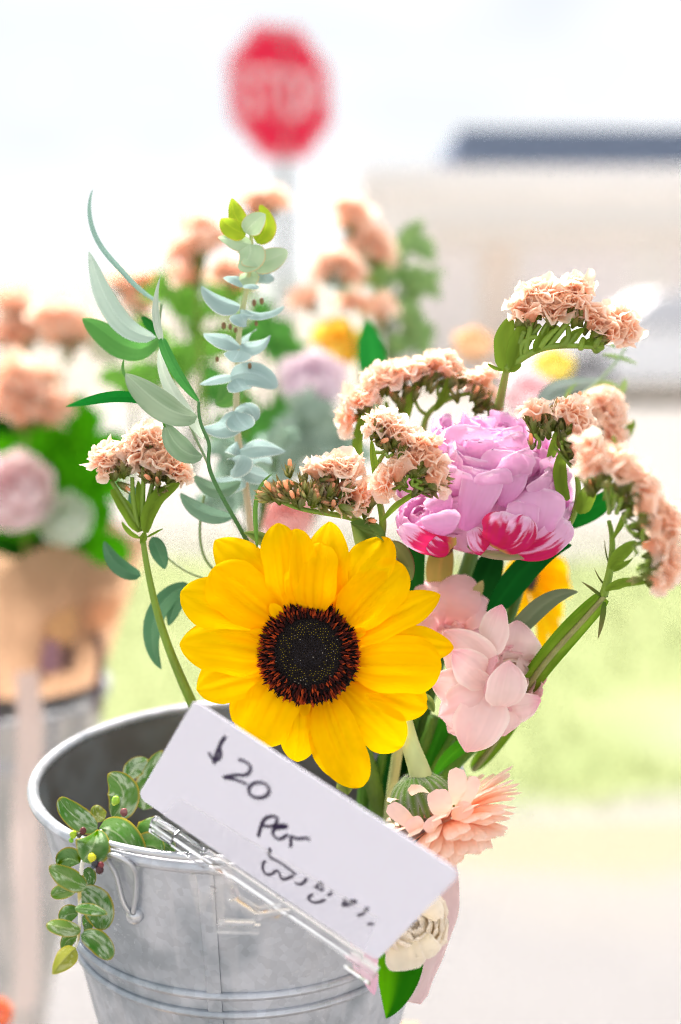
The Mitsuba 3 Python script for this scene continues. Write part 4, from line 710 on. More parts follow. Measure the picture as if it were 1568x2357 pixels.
def ruscus():
    t = thing('ruscus_branch', 'ruscus branch with long curling green leaves rising left of the sunflower', 'ruscus')
    V, F = tube(D3([(600, 1330, .62), (566, 1240, .605), (530, 1176, .596), (493, 1106, .588), (480, 1061, .584), (481, 1021, .581), (467, 986, .58), (458, 951, .58), (458, 924, .58)]), [.0013, .0011, .001, .0007], 8, 60); part(t, 'stem', vply(V, F, 'stalk', lin(70, 120, 66)))
    gg = leafc(lin(140, 168, 140), lin(204, 214, 204), 1); dk = leafc(GD, GM, 2); md = leafc(lin(92, 132, 86), lin(178, 196, 172), 3)
    leaf(t, z1([(915, 1092), (880, 1050), (800, 930), (745, 800)], [.580, .579, .577, .577]), 34, (.5, .1), leafc(lin(44, 128, 50), lin(90, 156, 84), 4), a=.5, b=.25, base=.2, fold=.3, cup=0)
    leaf(t, z1([(745, 815), (720, 730), (714, 650), (740, 515)], [.577, .578, .58, .582]), 26, (-.5, .2), gg, a=.35, b=.9, base=.3)
    leaf(t, z1([(910, 1160), (800, 1140), (680, 1060), (578, 965)], [.580, .574, .572, .576]), 92, (.1, .55), md, fold=.12, a=.55, b=.75)
    leaf(t, z1([(580, 985), (566, 945), (573, 895)], [.576, .576, .577]), 9, (.3, .2), leafc(GM, GL), a=.4, b=.8)
    leaf(t, z1([(700, 1105), (560, 1070), (430, 1085), (300, 1118)], [.594, .592, .59, .592]), 47, (0, .9), leafc(lin(6, 92, 26), lin(30, 118, 44), 5), a=.5, b=.8, fold=.05)
    leaf(t, z1([(935, 1345), (860, 1330), (790, 1260), (765, 1190)], [.583, .580, .578, .578]), 66, (-.3, .4), leafc(lin(78, 118, 78), lin(156, 180, 154), 6), fold=.1)
    leaf(t, z1([(765, 1215), (760, 1190), (788, 1148)], [.578, .578, .579]), 15, (.2, .2), leafc(GM, GL), a=.4, b=.8)
    leaf(t, z1([(935, 1270), (850, 1130), (770, 1000), (738, 840)], [.59, .60, .602, .60]), 42, (.4, .2), leafc(lin(176, 200, 176), lin(214, 226, 212), 7))
    leaf(t, z1([(720, 800), (600, 760), (480, 600), (408, 400)], [.615, .616, .618, .62]), 68, (.3, .5), leafc(lin(150, 182, 160), lin(204, 220, 212), 8), a=.5, b=.85)
    leaf(t, z1([(745, 640), (660, 590), (560, 490), (460, 370), (415, 250), (428, 115)], [.612, .614, .616, .62, .624, .63]), 20, (.6, .5), leafc(lin(110, 156, 140), lin(170, 200, 190), 9), a=.35, b=.6)
    leaf(t, z1([(740, 780), (620, 850), (500, 790), (378, 710)], [.625, .628, .63, .632]), 92, (0, .8), leafc(lin(70, 140, 60), lin(110, 168, 92), 10))
    leaf(t, z1([(720, 790), (690, 740), (650, 700)], [.63, .63, .63]), 30, (0, .5), dk)
    leaf(t, z1([(1110, 1460), (1010, 1500), (890, 1430)], [.63, .632, .635]), 50, (0, .5), leafc(lin(90, 130, 100), lin(140, 170, 146), 11))
    leaf(t, z1([(1075, 1625), (950, 1610), (830, 1515)], [.62, .622, .625]), 52, (0, .5), leafc(lin(90, 136, 110), lin(140, 172, 150), 12))
    V, F = tube(D3([(494, 1108, .60), (400, 900, .612), (368, 780, .616), (372, 700, .614)]), .0007, 6, 24); part(t, 'side_stem', vply(V, F, 'stalk', lin(120, 150, 110)))
    # long blade beside the sunflower and trailing leaves under the left spray
    leaf(t, [(592, 1262, .590), (588, 1180, .588), (600, 1120, .588), (627, 1090, .588)], 14, (.5, .2), leafc(lin(60, 120, 40), lin(120, 160, 80), 13), a=.4, b=.6)
    return t
ruscus()
def trailing():
    t = thing('trailing_greenery', 'thin trailing stem of dull green leaves behind the left statice stem', 'greenery')
    V, F = tube(D3([(560, 1330, .64), (470, 1280, .636), (462, 1190, .634), (470, 1140, .634)]), .0008, 6, 24); part(t, 'stem', vply(V, F, 'stalk', lin(130, 160, 110)))
    V, F = tube(D3([(560, 1330, .64), (440, 1320, .63), (350, 1240, .625)]), .0006, 6, 24); part(t, 'stem', vply(V, F, 'stalk', lin(150, 176, 130)))
    g = leafc(lin(40, 96, 60), lin(100, 140, 110), 3)
    for pts, w in [([(350, 1235, .62), (366, 1270, .618), (380, 1310, .618)], 38), ([(325, 1325, .63), (285, 1310, .632), (240, 1245, .635)], 40), ([(440, 1345, .63), (380, 1380, .63), (352, 1440, .632), (372, 1540, .635)], 46), ([(420, 1355, .632), (400, 1400, .634), (388, 1440, .634)], 36), ([(318, 1120, .64), (310, 1150, .64), (312, 1190, .64)], 40)]:
        leaf(t, pts, w, (RS.uniform(-.4, .4), .3), g, a=.5, b=.7)
trailing()
def euc_upright():
    t = thing('eucalyptus_branch', 'upright silvery eucalyptus branch with paired leaves left of centre', 'eucalyptus')
    V, F = tube(D3(z1([(1160, 1800), (1145, 1600), (1112, 1370), (1090, 1200), (1090, 1000), (1105, 750), (1150, 480), (1155, 320)], [.66, .65, .642, .636, .63, .624, .618, .615])), [.0022, .0020, .0016, .001], 8, 70)
    part(t, 'stem', vply(V, F, 'stalk', mixc(lin(206, 196, 180), lin(180, 190, 130), (V[:, 2] - V[:, 2].min()) / np.ptp(V[:, 2]))))
    si = leafc(lin(118, 152, 146), lin(180, 202, 202), 1, edge=lin(214, 222, 214)); ye = leafc(lin(130, 170, 40), lin(190, 205, 60), 2, edge=lin(214, 190, 90)); pg = leafc(lin(150, 186, 140), lin(196, 214, 184), 3, edge=lin(206, 180, 130))
    flat = (.0, 1.6)
    for b, m_, tp_, w, nr, c, d0 in [((1128, 310), (1090, 250), (1070, 162), 38, (-.3, .2), ye, .612), ((1132, 325), (1080, 300), (1008, 240), 44, (-.2, .5), ye, .61), ((1130, 318), (1160, 280), (1222, 228), 52, (.5, .5), pg, .608), ((1175, 355), (1225, 290), (1190, 196), 48, (.3, .2), ye, .618), ((1160, 330), (1200, 270), (1180, 215), 50, (.2, .4), ye, .62),
            ((1155, 372), (1080, 350), (1010, 335), 50, (-.2, .6), pg, .612), ((1150, 372), (1150, 420), (1093, 476), 68, (0, .3), pg, .606), ((1162, 468), (1240, 440), (1322, 400), 52, (.3, .5), pg, .612), ((1150, 490), (1120, 530), (1090, 540), 50, (-.3, .3), pg, .62), ((1160, 480), (1220, 500), (1250, 530), 54, (.3, .3), si, .626),
            ((1120, 560), (1090, 530), (1032, 530), 40, flat, si, .612), ((1120, 560), (1150, 555), (1185, 575), 30, flat, si, .610), ((1105, 655), (1020, 630), (918, 572), 66, (0, 1.0), si, .616), ((1110, 670), (1200, 690), (1312, 668), 46, flat, si, .620),
            ((1105, 840), (1040, 810), (942, 795), 60, (0, 1.2), si, .618), ((1105, 838), (1180, 840), (1250, 790), 56, (0, 1.2), si, .622), ((1070, 975), (1010, 985), (925, 1025), 40, flat, si, .622), ((1062, 980), (1140, 960), (1275, 1032), 72, (.2, .8), si, .618), ((1100, 850), (1150, 790), (1180, 760), 40, flat, si, .64),
            ((1085, 1140), (1050, 1200), (938, 1205), 60, (0, .9), si, .622), ((1080, 1140), (1120, 1120), (1180, 1180), 56, (0, .9), si, .624), ((1110, 1330), (1080, 1300), (1035, 1330), 50, flat, si, .628), ((1105, 1320), (1200, 1300), (1310, 1330), 60, (0, 1.1), si, .628), ((1130, 1390), (1200, 1350), (1250, 1380), 40, flat, si, .65), ((1090, 1000), (1050, 1060), (1000, 1110), 60, (0, .3), leafc(GM, GL), .66),
            ((1108, 690), (1120, 715), (1140, 745), 62, (.1, 1.1), si, .606), ((1100, 860), (1085, 890), (1070, 915), 60, (-.1, 1.1), si, .608), ((1085, 990), (1105, 1020), (1130, 1045), 58, (.2, 1.0), si, .612), ((1085, 1150), (1110, 1190), (1150, 1225), 62, (.2, .9), si, .614), ((1105, 1340), (1090, 1380), (1060, 1410), 64, (-.2, .9), si, .62), ((1120, 1400), (1180, 1430), (1255, 1440), 56, (.2, 1.0), si, .64), ((1120, 1450), (1060, 1470), (985, 1455), 56, (-.2, 1.0), si, .64), ((1148, 420), (1170, 440), (1195, 470), 52, (.2, .6), pg, .606)]:
        leaf(t, z1([b, m_, tp_], [d0, d0 - .002, d0 + RS.uniform(-.008, .006)]), w * RS.uniform(.98, 1.16), (nr[0] + RS.uniform(-.25, .25), nr[1] + RS.uniform(-.2, .2)), c, 'waxy_leaf', a=.40, b=RS.uniform(.55, .8), fold=RS.uniform(.08, .26), cup=RS.uniform(-.16, .02), base=.25, curl=RS.uniform(-.1, .1), wob=.03)
    for x, y in [(1030, 745), (1060, 750), (1180, 735), (1195, 490), (1170, 640), (1205, 632), (1150, 930), (1000, 900), (1085, 765)]:
        c = P(x * .5, 376.3 + y * .5, .618); m = trimesh.creation.icosphere(2, .0010 * RS.uniform(.8, 1.2)); m.vertices = m.vertices * [1, 1, 1.6] + c; part(t, 'flower_bud', vply(m.vertices, m.faces, 'matte', lin(128, 104, 76)))
euc_upright()
# ---- eucalyptus spilling over the bucket rim, in focus
def z6(x, y): return x * .228, 1818.9 + y * .228
def euc_col(seed, warm=0.0, patches=.0, dark=0.0):
    g1, g2 = lin(58, 104, 46), lin(112, 150, 84); 
    def f(U, TT):
        c = mixc(g1, g2, n2(U * 3 + seed, TT * 4, seed)); s = n2(U * 2.6 + seed * 2, TT * 4.2, seed + 3) * .55 + n2(U * 8, TT * 13, seed) * .45
        c = mixc(c, lin(190, 204, 184), np.clip((s - .56 + patches * .2) * 6, 0, .6)); v = np.abs(((TT * 6 - np.abs(U) * 2.4) % 1) - .5)
        c = mixc(c, lin(60, 104, 40), np.clip((.07 - v) * 9, 0, .45)); c = mixc(c, lin(214, 220, 190), np.exp(-(U / .03) ** 2) * .25)
        if dark: c = mixc(c, lin(58, 40, 34), np.clip((n2(U * 2.2 + seed, TT * 2.2 + 3, seed + 7) - 1 + dark) * 6, 0, .95))
        e = np.maximum(np.clip((np.abs(U) - .88) * 14, 0, 1), np.clip((TT - .95) * 20, 0, 1)); c = mixc(c, lin(176, 150, 50), e * .9)
        return mixc(c, lin(186, 176, 62), np.full(len(U), warm))
    return f
def euc_hanging():
    t = thing('eucalyptus_branch', 'eucalyptus sprig drooping over the left rim of the front bucket', 'eucalyptus'); d = .575
    Z = lambda pts, dd: [(*z6(x, y), (dd[i] if isinstance(dd, (list, tuple)) else dd) - .016 * min(1, max(0, (y - 330) / 200))) for i, (x, y) in enumerate(pts)]
    V, F = tube(D3([(330, 1990, .63), (300, 1930, .612), (268, 1908, .594)] + Z([(1000, 430), (900, 580), (838, 715), (815, 900), (805, 1010), (805, 1200), (800, 1400), (788, 1500), (755, 1600)], [.584, .579, .575, .575, .575, .575, .575, .575, .575])), [.0012, .0012, .0011, .001, .0007], 8, 80)
    part(t, 'stem', vply(V, F, 'stalk', mixc(lin(226, 224, 214), lin(190, 170, 60), (n2(V[:, 2] * 160, V[:, 0] * 900, 4) > .62) * .8)))
    L = [((985, 385), (800, 290), (585, 95), 250, .578, (-.3, .3), 0, .1, 0), ((1130, 280), (1240, 20), (1090, -170), 330, .598, (.1, .2), 0, .3, 0), ((1000, 380), (1160, 430), (1400, 770), 360, .583, (.3, .3), 0, 0, 0), ((835, 720), (930, 580), (985, 395), 380, .569, (.1, .15), 0, .1, .25), ((805, 735), (700, 690), (565, 770), 230, .582, (-.2, .2), 0, -.1, .4),
         ((872, 975), (680, 880), (498, 765), 215, .570, (-.2, .7), .05, .15, .1), ((775, 1000), (640, 1020), (508, 1065), 150, .578, (-.2, .1), .05, -.2, .35), ((850, 800), (910, 870), (895, 985), 130, .584, (.5, .1), 0, -.2, .35), ((810, 1010), (960, 1130), (1035, 1440), 300, .579, (.3, .2), 0, .35, .2), ((755, 1190), (900, 1190), (1078, 1255), 125, .567, (.1, .9), 0, .25, 0),
         ((795, 1250), (680, 1260), (630, 1350), 190, .583, (-.2, .1), 0, 0, .2), ((830, 1280), (890, 1340), (850, 1440), 120, .585, (.4, 0), 0, -.2, .2), ((815, 1420), (640, 1390), (462, 1342), 165, .570, (-.1, .7), .1, .2, 0), ((785, 1490), (680, 1520), (640, 1620), 150, .58, (-.2, .1), .05, -.1, 0), ((815, 1460), (960, 1510), (1122, 1715), 215, .571, (.2, .5), 0, .25, 0), ((765, 1590), (690, 1660), (545, 1845), 215, .570, (-.1, .3), .5, -.1, 0),
         ((1060, 290), (1000, 250), (950, 150), 160, .596, (-.2, .2), .3, .2, 0), ((1300, -100), (1380, -250), (1500, -300), 200, .62, (.2, .5), 0, .6, 0), ((1350, 500), (1500, 430), (1560, 250), 300, .615, (.3, .3), 0, -.3, 0), ((1450, 200), (1560, -200), (1640, -420), 300, .63, (.3, .3), 0, .3, 0), ((1560, 620), (1650, 560), (1760, 650), 200, .61, (.3, .5), 0, 0, 0), ((1380, 650), (1520, 560), (1640, 640), 300, .60, (.1, .5), 0, -.4, 0)]
    for k, (b, m_, tp_, w, dd, nr, warm, pt, dk) in enumerate(L):
        leaf(t, Z([b, m_, tp_], [dd + .002, dd, dd]), w * .228, nr, euc_col(20 + k, warm, pt, dk), 'waxy_leaf', **(dict(a=.5, b=.72, fold=.22, cup=0, nu=25, nv=28, wob=.03) if k == 3 else dict(a=.46, b=[.5, .62, .44, .7][k % 4], fold=[.10, .26, .16, .05][k % 4] if k != 15 else .5, cup=[-.06, .1, -.15, .05][k % 4], nu=25, nv=28, curl=[-.10, .06, -.04, .10][k % 4], bend=[.05, -.05, .08, 0][k % 4], ruffle=.015, wob=.03)))
    for x, y, s, c in [(838, 410, 34, (86, 30, 28)), (740, 445, 36, (150, 186, 30)), (720, 505, 24, (110, 170, 40)), (800, 455, 26, (60, 60, 40)), (930, 680, 40, (206, 206, 40)), (960, 740, 36, (40, 44, 52)), (1005, 800, 40, (66, 26, 34)), (1020, 755, 30, (120, 44, 50)), (940, 770, 22, (70, 84, 96)), (1170, 100, 42, (150, 196, 60)), (1250, 222, 40, (150, 96, 96)), (1150, 130, 24, (190, 210, 90))]:
        c3 = P(*z6(x, y), .552 if y > 350 else .585); m = trimesh.creation.icosphere(3, PX(s * .228, .57)); m.vertices = m.vertices * [1, .9, 1.15]; m.vertices *= (1 + .18 * (meshkit.noise(m.vertices * 900 + x, 2) - .5))[:, None]; m.vertices += c3
        part(t, 'fruit_bud', vply(m.vertices, m.faces, 'gloss', lin(*c)), 'dark purple bud' if sum(c) < 200 else 'yellow green bud')
euc_hanging()

# ---- loose leaves and stems of the bouquet
def loose():
    for lab, pts, w, nr, c, kw in [
        ('dark green pointed leaf sweeping right under the peony', [(1120, 1420, .62), (1180, 1340, .615), (1240, 1280, .612), (1318, 1254, .612)], 70, (-.5, .5), leafc(lin(10, 74, 26), lin(24, 110, 40), 1), {}),
        ('dark green leaf behind the right side of the peony', [(1230, 1230, .64), (1300, 1190, .638), (1360, 1170, .636), (1420, 1110, .636)], 62, (0, .3), leafc(lin(10, 96, 24), lin(30, 126, 40), 2), {}),
        ('grey green narrow leaf above the rose, tip pointing right', [(1150, 1480, .61), (1200, 1440, .606), (1260, 1385, .604), (1332, 1362, .604)], 46, (.3, .2), leafc(lin(84, 104, 76), lin(130, 140, 110), 3), {}),
        ('olive leaf with curled edge between sunflower and peony', [(885, 1250, .594), (865, 1225, .588), (840, 1215, .585), (806, 1202, .582)], 46, (0, .9), leafc(lin(34, 84, 24), lin(120, 150, 80), 4), {'fold': -.35}),
        ('brown edged leaf behind the upper right sunflower petals', [(890, 1250, .60), (925, 1270, .597), (940, 1300, .595), (948, 1336, .594)], 40, (.4, .1), leafc(lin(96, 116, 60), lin(140, 150, 96), 5, edge=lin(120, 70, 60)), {}),
        ('green leaf standing behind the top middle statice', [(868, 900, .80), (858, 830, .80), (850, 770, .80), (845, 735, .80)], 66, (.1, .1), leafc(lin(20, 116, 40), lin(46, 148, 62), 6), {}),
        ('grey green leaf blurred at the upper right behind the statice', [(1240, 960, .72), (1290, 890, .72), (1350, 880, .72), (1390, 870, .72)], 44, (.0, .5), leafc(lin(96, 120, 110), lin(170, 186, 180), 7), {}),
        ('bright green stem leaf below the rose', [(1000, 1790, .64), (1060, 1720, .63), (1110, 1680, .625), (1150, 1640, .622)], 34, (.3, .2), leafc(lin(30, 130, 20), lin(90, 180, 40), 8), {}),
        ('broad green leaf in the bouquet under the sunflower', [(960, 1850, .66), (985, 1760, .65), (1010, 1690, .645), (1030, 1640, .64)], 60, (.1, .1), leafc(lin(20, 110, 20), lin(70, 160, 40), 9), {}),
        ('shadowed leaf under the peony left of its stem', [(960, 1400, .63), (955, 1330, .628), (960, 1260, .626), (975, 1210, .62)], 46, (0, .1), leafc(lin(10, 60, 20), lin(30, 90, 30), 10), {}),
        ('olive brown leaf under the peony beside its stem', [(1010, 1370, .632), (1012, 1320, .630), (1020, 1270, .628), (1036, 1235, .626)], 64, (.1, .1), leafc(lin(110, 136, 60), lin(190, 150, 90), 11), {}),
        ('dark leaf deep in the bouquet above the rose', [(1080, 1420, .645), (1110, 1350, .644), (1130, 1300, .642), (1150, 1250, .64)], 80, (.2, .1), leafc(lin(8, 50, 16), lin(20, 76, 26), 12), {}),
        ('pale green bud leaf above the rose', [(1085, 1390, .626), (1100, 1360, .624), (1112, 1335, .624)], 26, (.2, .2), leafc(lin(150, 160, 90), lin(200, 190, 140), 13), {}),
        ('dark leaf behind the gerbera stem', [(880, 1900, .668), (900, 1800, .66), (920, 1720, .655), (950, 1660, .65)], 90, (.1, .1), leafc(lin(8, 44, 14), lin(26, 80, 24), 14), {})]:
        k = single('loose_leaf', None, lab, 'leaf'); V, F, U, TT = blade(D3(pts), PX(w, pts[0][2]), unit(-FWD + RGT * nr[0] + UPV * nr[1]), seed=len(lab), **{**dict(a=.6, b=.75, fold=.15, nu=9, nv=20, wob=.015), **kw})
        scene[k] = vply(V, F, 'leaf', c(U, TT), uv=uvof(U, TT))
    # cut stems going down into the bucket
    r = np.random.RandomState(21)
    S = [((1140, 1440, .64), (1060, 1620, .65), (940, 1900, .665)), ((1200, 1330, .65), (1110, 1560, .655), (960, 1880, .67)), ((950, 1300, .65), (930, 1560, .66), (890, 1880, .67)), ((1010, 1420, .64), (960, 1640, .655), (900, 1880, .667)), ((980, 1500, .65), (930, 1700, .66), (870, 1880, .668)), ((1080, 1600, .64), (1010, 1750, .65), (930, 1900, .66)), ((900, 1650, .65), (880, 1750, .655), (850, 1900, .66)), ((1155, 1650, .63), (1080, 1730, .64), (990, 1830, .65)), ((850, 1700, .66), (840, 1800, .664), (830, 1900, .668)), ((1000, 1650, .645), (950, 1780, .655), (900, 1900, .665))]
    names = ['behind the rose', 'right of the peony stem', 'under the left edge of the peony', 'between sunflower and rose', 'beside the gerbera stem', 'under the rose', 'behind the lowest sunflower petals', 'lowest on the right, under the rose', 'deepest behind the price card', 'next to the gerbera']
    for (a, b, c), nm in zip(S, names):
        k = single('cut_stem', None, 'green flower stem running into the bucket ' + nm, 'stem'); V, F = tube(D3([a, b, c, (c[0] - 20, 2060, .672)]), .0026 * r.uniform(.8, 1.4), 9, 30)
        g = mixc(lin(40, 96, 20), lin(110, 160, 50), n2(V[:, 0] * 300, V[:, 2] * 60, 2)); scene[k] = vply(V, F, 'stalk', g * r.uniform(.6, 1.1))
loose()
def thin_twig():
    t = thing('thin_twig', 'thin blurred twig with small green leaves under the nodding statice', 'twig'); d = .70
    V, F = tube(D3([(1240, 960, d), (1320, 920, d), (1390, 865, d), (1440, 800, d)]), .0009, 6, 24); part(t, 'stem', vply(V, F, 'stalk', lin(140, 170, 130)))
    for pts, w in [([(1385, 815, d), (1420, 820, d), (1470, 838, d)], 12), ([(1350, 900, d), (1400, 880, d), (1440, 905, d)], 12), ([(1300, 930, d), (1310, 900, d), (1330, 880, d)], 10), ([(1420, 800, d), (1400, 780, d), (1395, 760, d)], 12), ([(1440, 870, d), (1436, 890, d), (1430, 910, d)], 14)]:
        leaf(t, pts, w, (.1, .5), leafc(lin(110, 150, 60), lin(170, 196, 130)))
thin_twig()
def sunflower_back():
    t = thing('sunflower', 'blurred yellow sunflower seen edge on behind the peony at the right', 'sunflower'); d = .76; C = P(1215, 1312, d); r = np.random.RandomState(9)
    ax = unit(RGT * .72 + FWD * .35 + UPV * .1 - FWD * .75); x = unit(UPV - ax * (UPV @ ax)); y = np.cross(ax, x)
    for k in range(20):
        a = k / 20 * 2 * np.pi + r.uniform(-.1, .1); o = x * math.cos(a) + y * math.sin(a); B_ = C + o * .012; T_ = C + o * .055 * r.uniform(.85, 1.1) + ax * r.uniform(-.004, .012)
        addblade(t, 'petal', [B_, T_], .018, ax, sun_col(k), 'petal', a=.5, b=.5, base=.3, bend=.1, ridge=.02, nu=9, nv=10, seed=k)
    V, F = lathe([(.0005, .004), (.008, .004), (.015, 0)], np.zeros(3), 20); M = np.stack([x, y, ax], 1); part(t, 'centre', vply(V @ M.T + C, F, 'matte', [.03, .015, .01]))
    stem(t, [(1175, 1320, .765), (1120, 1500, .75), (1000, 1800, .70), (930, 2000, .68)], .003, lin(80, 120, 40))
sunflower_back()
# ---- ruffled cream flower, leaf and pink wrap at the lower right, hanging over the rim
def cream_flower():
    t = thing('ruffled_flower', 'cream ruffled flower tucked behind the lower right corner of the card', 'flower'); C = P(938, 2120, .552); ax = unit(-FWD + RGT * .3 + UPV * .2); r = np.random.RandomState(2); R = PX(84, .55)
    for j, (n, Rm, th1, hw) in enumerate([(6, 1.0, 58, 46), (7, .9, 46, 44), (7, .8, 36, 48), (6, .68, 24, 60), (5, .56, 12, 80), (4, .4, 6, 90)]):
        for i in range(n):
            V, F, U, TT = shell(C, ax, UPV, i * 360 / n + j * 23, R * Rm, 140, th1, hw, ruffle=.07, flare=.16, notch=.05, nu=17, nv=12, seed=700 + j * 10 + i); part(t, 'petal', vply(V, F, 'petal', rose_col(j * 7 + i, cream=1)(U, TT), uv=uvof(U, TT)))
    for b, tp_, w in [((925, 2150), (935, 2232), 90), ((960, 2100), (1010, 2060), 90), ((965, 2150), (985, 2205), 70)]:
        addblade(t, 'petal', D3([(*b, .545), ((b[0] + tp_[0]) / 2, (b[1] + tp_[1]) / 2, .540), (*tp_, .543)]), PX(w, .55), unit(-FWD), rose_col(b[0], cream=1), 'petal', a=.4, b=.25, base=.4, ruffle=.05, wob=.08, bend=.1, nu=15, nv=14, seed=b[0])
cream_flower()
def lower_right():
    def gf(U, TT): return mixc(mixc(lin(28, 110, 10), lin(96, 180, 10), np.clip(U * 2.2 + .1, 0, 1)), lin(60, 130, 20), n2(U * 12, TT * 3, 2) * .4)
    V, F, U, TT = blade(D3([(930, 2150, .555), (925, 2210, .550), (912, 2290, .548), (889, 2345, .550)]), PX(110, .55), unit(-FWD + RGT * .1), a=.35, b=.85, base=.8, fold=.28, nu=13, nv=20, seed=5)
    single('folded_leaf', vply(V, F, 'leaf', gf(U, TT), uv=uvof(U, TT)), 'bright green folded leaf hanging below the cream flower', 'leaf')
    V, F, U, TT = blade(D3([(838, 2130, .538), (834, 2180, .535), (846, 2240, .534), (862, 2290, .536)]), PX(70, .53), unit(-FWD - RGT * .5), a=.3, b=.8, base=.7, ruffle=.05, fold=.25, wob=.08, nu=15, nv=18, seed=6)
    single('hanging_petal', vply(V, F, 'petal', mixc(lin(246, 218, 228), lin(240, 190, 214), TT)), 'single pink petal hanging below the card over the bucket', 'petal')
    # pink tissue wrapped round the flowers at the right rim
    def pk(U, TT): return mixc(lin(246, 224, 222), lin(240, 206, 208), n2(U * 3, TT * 4, 4))
    V, F, U, TT = blade(D3([(1040, 1960, .60), (1045, 2040, .585), (1010, 2180, .575), (965, 2310, .575)]), PX(120, .58), unit(-FWD * .7 + RGT * .8), a=.05, b=.1, base=1, ruffle=.03, cup=-.3, nu=15, nv=22, seed=8)
    single('wrapping_paper', vply(V, F, 'crepe', pk(U, TT)), 'pale pink wrapping paper at the right side of the bucket', 'wrapping paper')
lower_right()

# ------------------------------------------------------------------ bouquets behind
FAR[0] = 1.32
def round_flower(name, label, cat, x, y, d, rad, cols, ax, seed, group=None, stemto=None, n=4):
    t = thing(name, label, cat, group); C = P(x, y, d); R = PX(rad, d); r = np.random.RandomState(seed)
    for j in range(n):
        for i in range(5):
            V, F, U, TT = shell(C, ax, RGT + UPV * .3, i * 72 + j * 31, R * (1 - .22 * j), 150, 70 - 16 * j, 44, ruffle=.05, flare=.12, nu=11, nv=9, seed=seed * 31 + j * 5 + i)
            part(t, 'petal', vply(V, F, 'petal', mixc(cols[0], cols[1], TT) * r.uniform(.94, 1.03), uv=uvof(U, TT)))
    if stemto: stem(t, [(x, y + 10, d + .005), stemto], .0028, lin(70, 110, 40))
def leaf_clump(label, spots, root, d, cols, w, seed, L=90):
    t = thing('leafy_stem', label, 'foliage'); r = np.random.RandomState(seed)
    for (x, y) in spots:
        V, F = tube(D3([(x, y, d), ((x + root[0]) / 2 + 8, (y + root[1]) / 2, d + .01), (*root, d)]), .0016, 6, 14); part(t, 'stem', vply(V, F, 'stalk', lin(70, 110, 40)))
        for k in range(6):
            a = r.uniform(-.6, 3.7); l = L * r.uniform(.7, 1.2); dx, dy = math.cos(a) * l, -math.sin(a) * l; dd = r.uniform(-.02, .02)
            leaf(t, [(x + r.uniform(-15, 15), y + r.uniform(-20, 50), d + dd), (x + dx * .5, y + dy * .5 - 6, d + dd), (x + dx, y + dy + 10, d + dd + r.uniform(-.01, .01))], w * r.uniform(.8, 1.2), (r.uniform(-.6, .6), r.uniform(0, .8)), leafc(cols[0], cols[1], k), nu=7, nv=9)
PEA = (lin(244, 170, 130), lin(252, 212, 186)); DB = 1.02
bb2 = P(18, 1590, 1.08)
def reflection_streaks(p, n, uv): return mikit.mix((.42, .43, .41), (.66, .62, .59), mikit.smoothstep(.3, .7, mikit.fbm(p.x * 26, p.y * 26, p.z * 4)))  # grey-green and cream streaks painted for reflections on the metal
scene['streaked_metal'] = {'type': 'twosided', 'bsdf': {'type': 'principled', 'base_color': mikit.proc(reflection_streaks), 'metallic': .2, 'roughness': .45, 'specular': .4}}
bucket('metal_bucket', bb2, .114, .58, 'light grey metal bucket behind at the left edge holding wrapped bouquets', look='streaked_metal', ears=(60, 240), seam=40, beads=(.05, .06))
stand(bb2[0], bb2[1], bb2[2] - .58, 'wooden plank stand under the left rear bucket', .1)
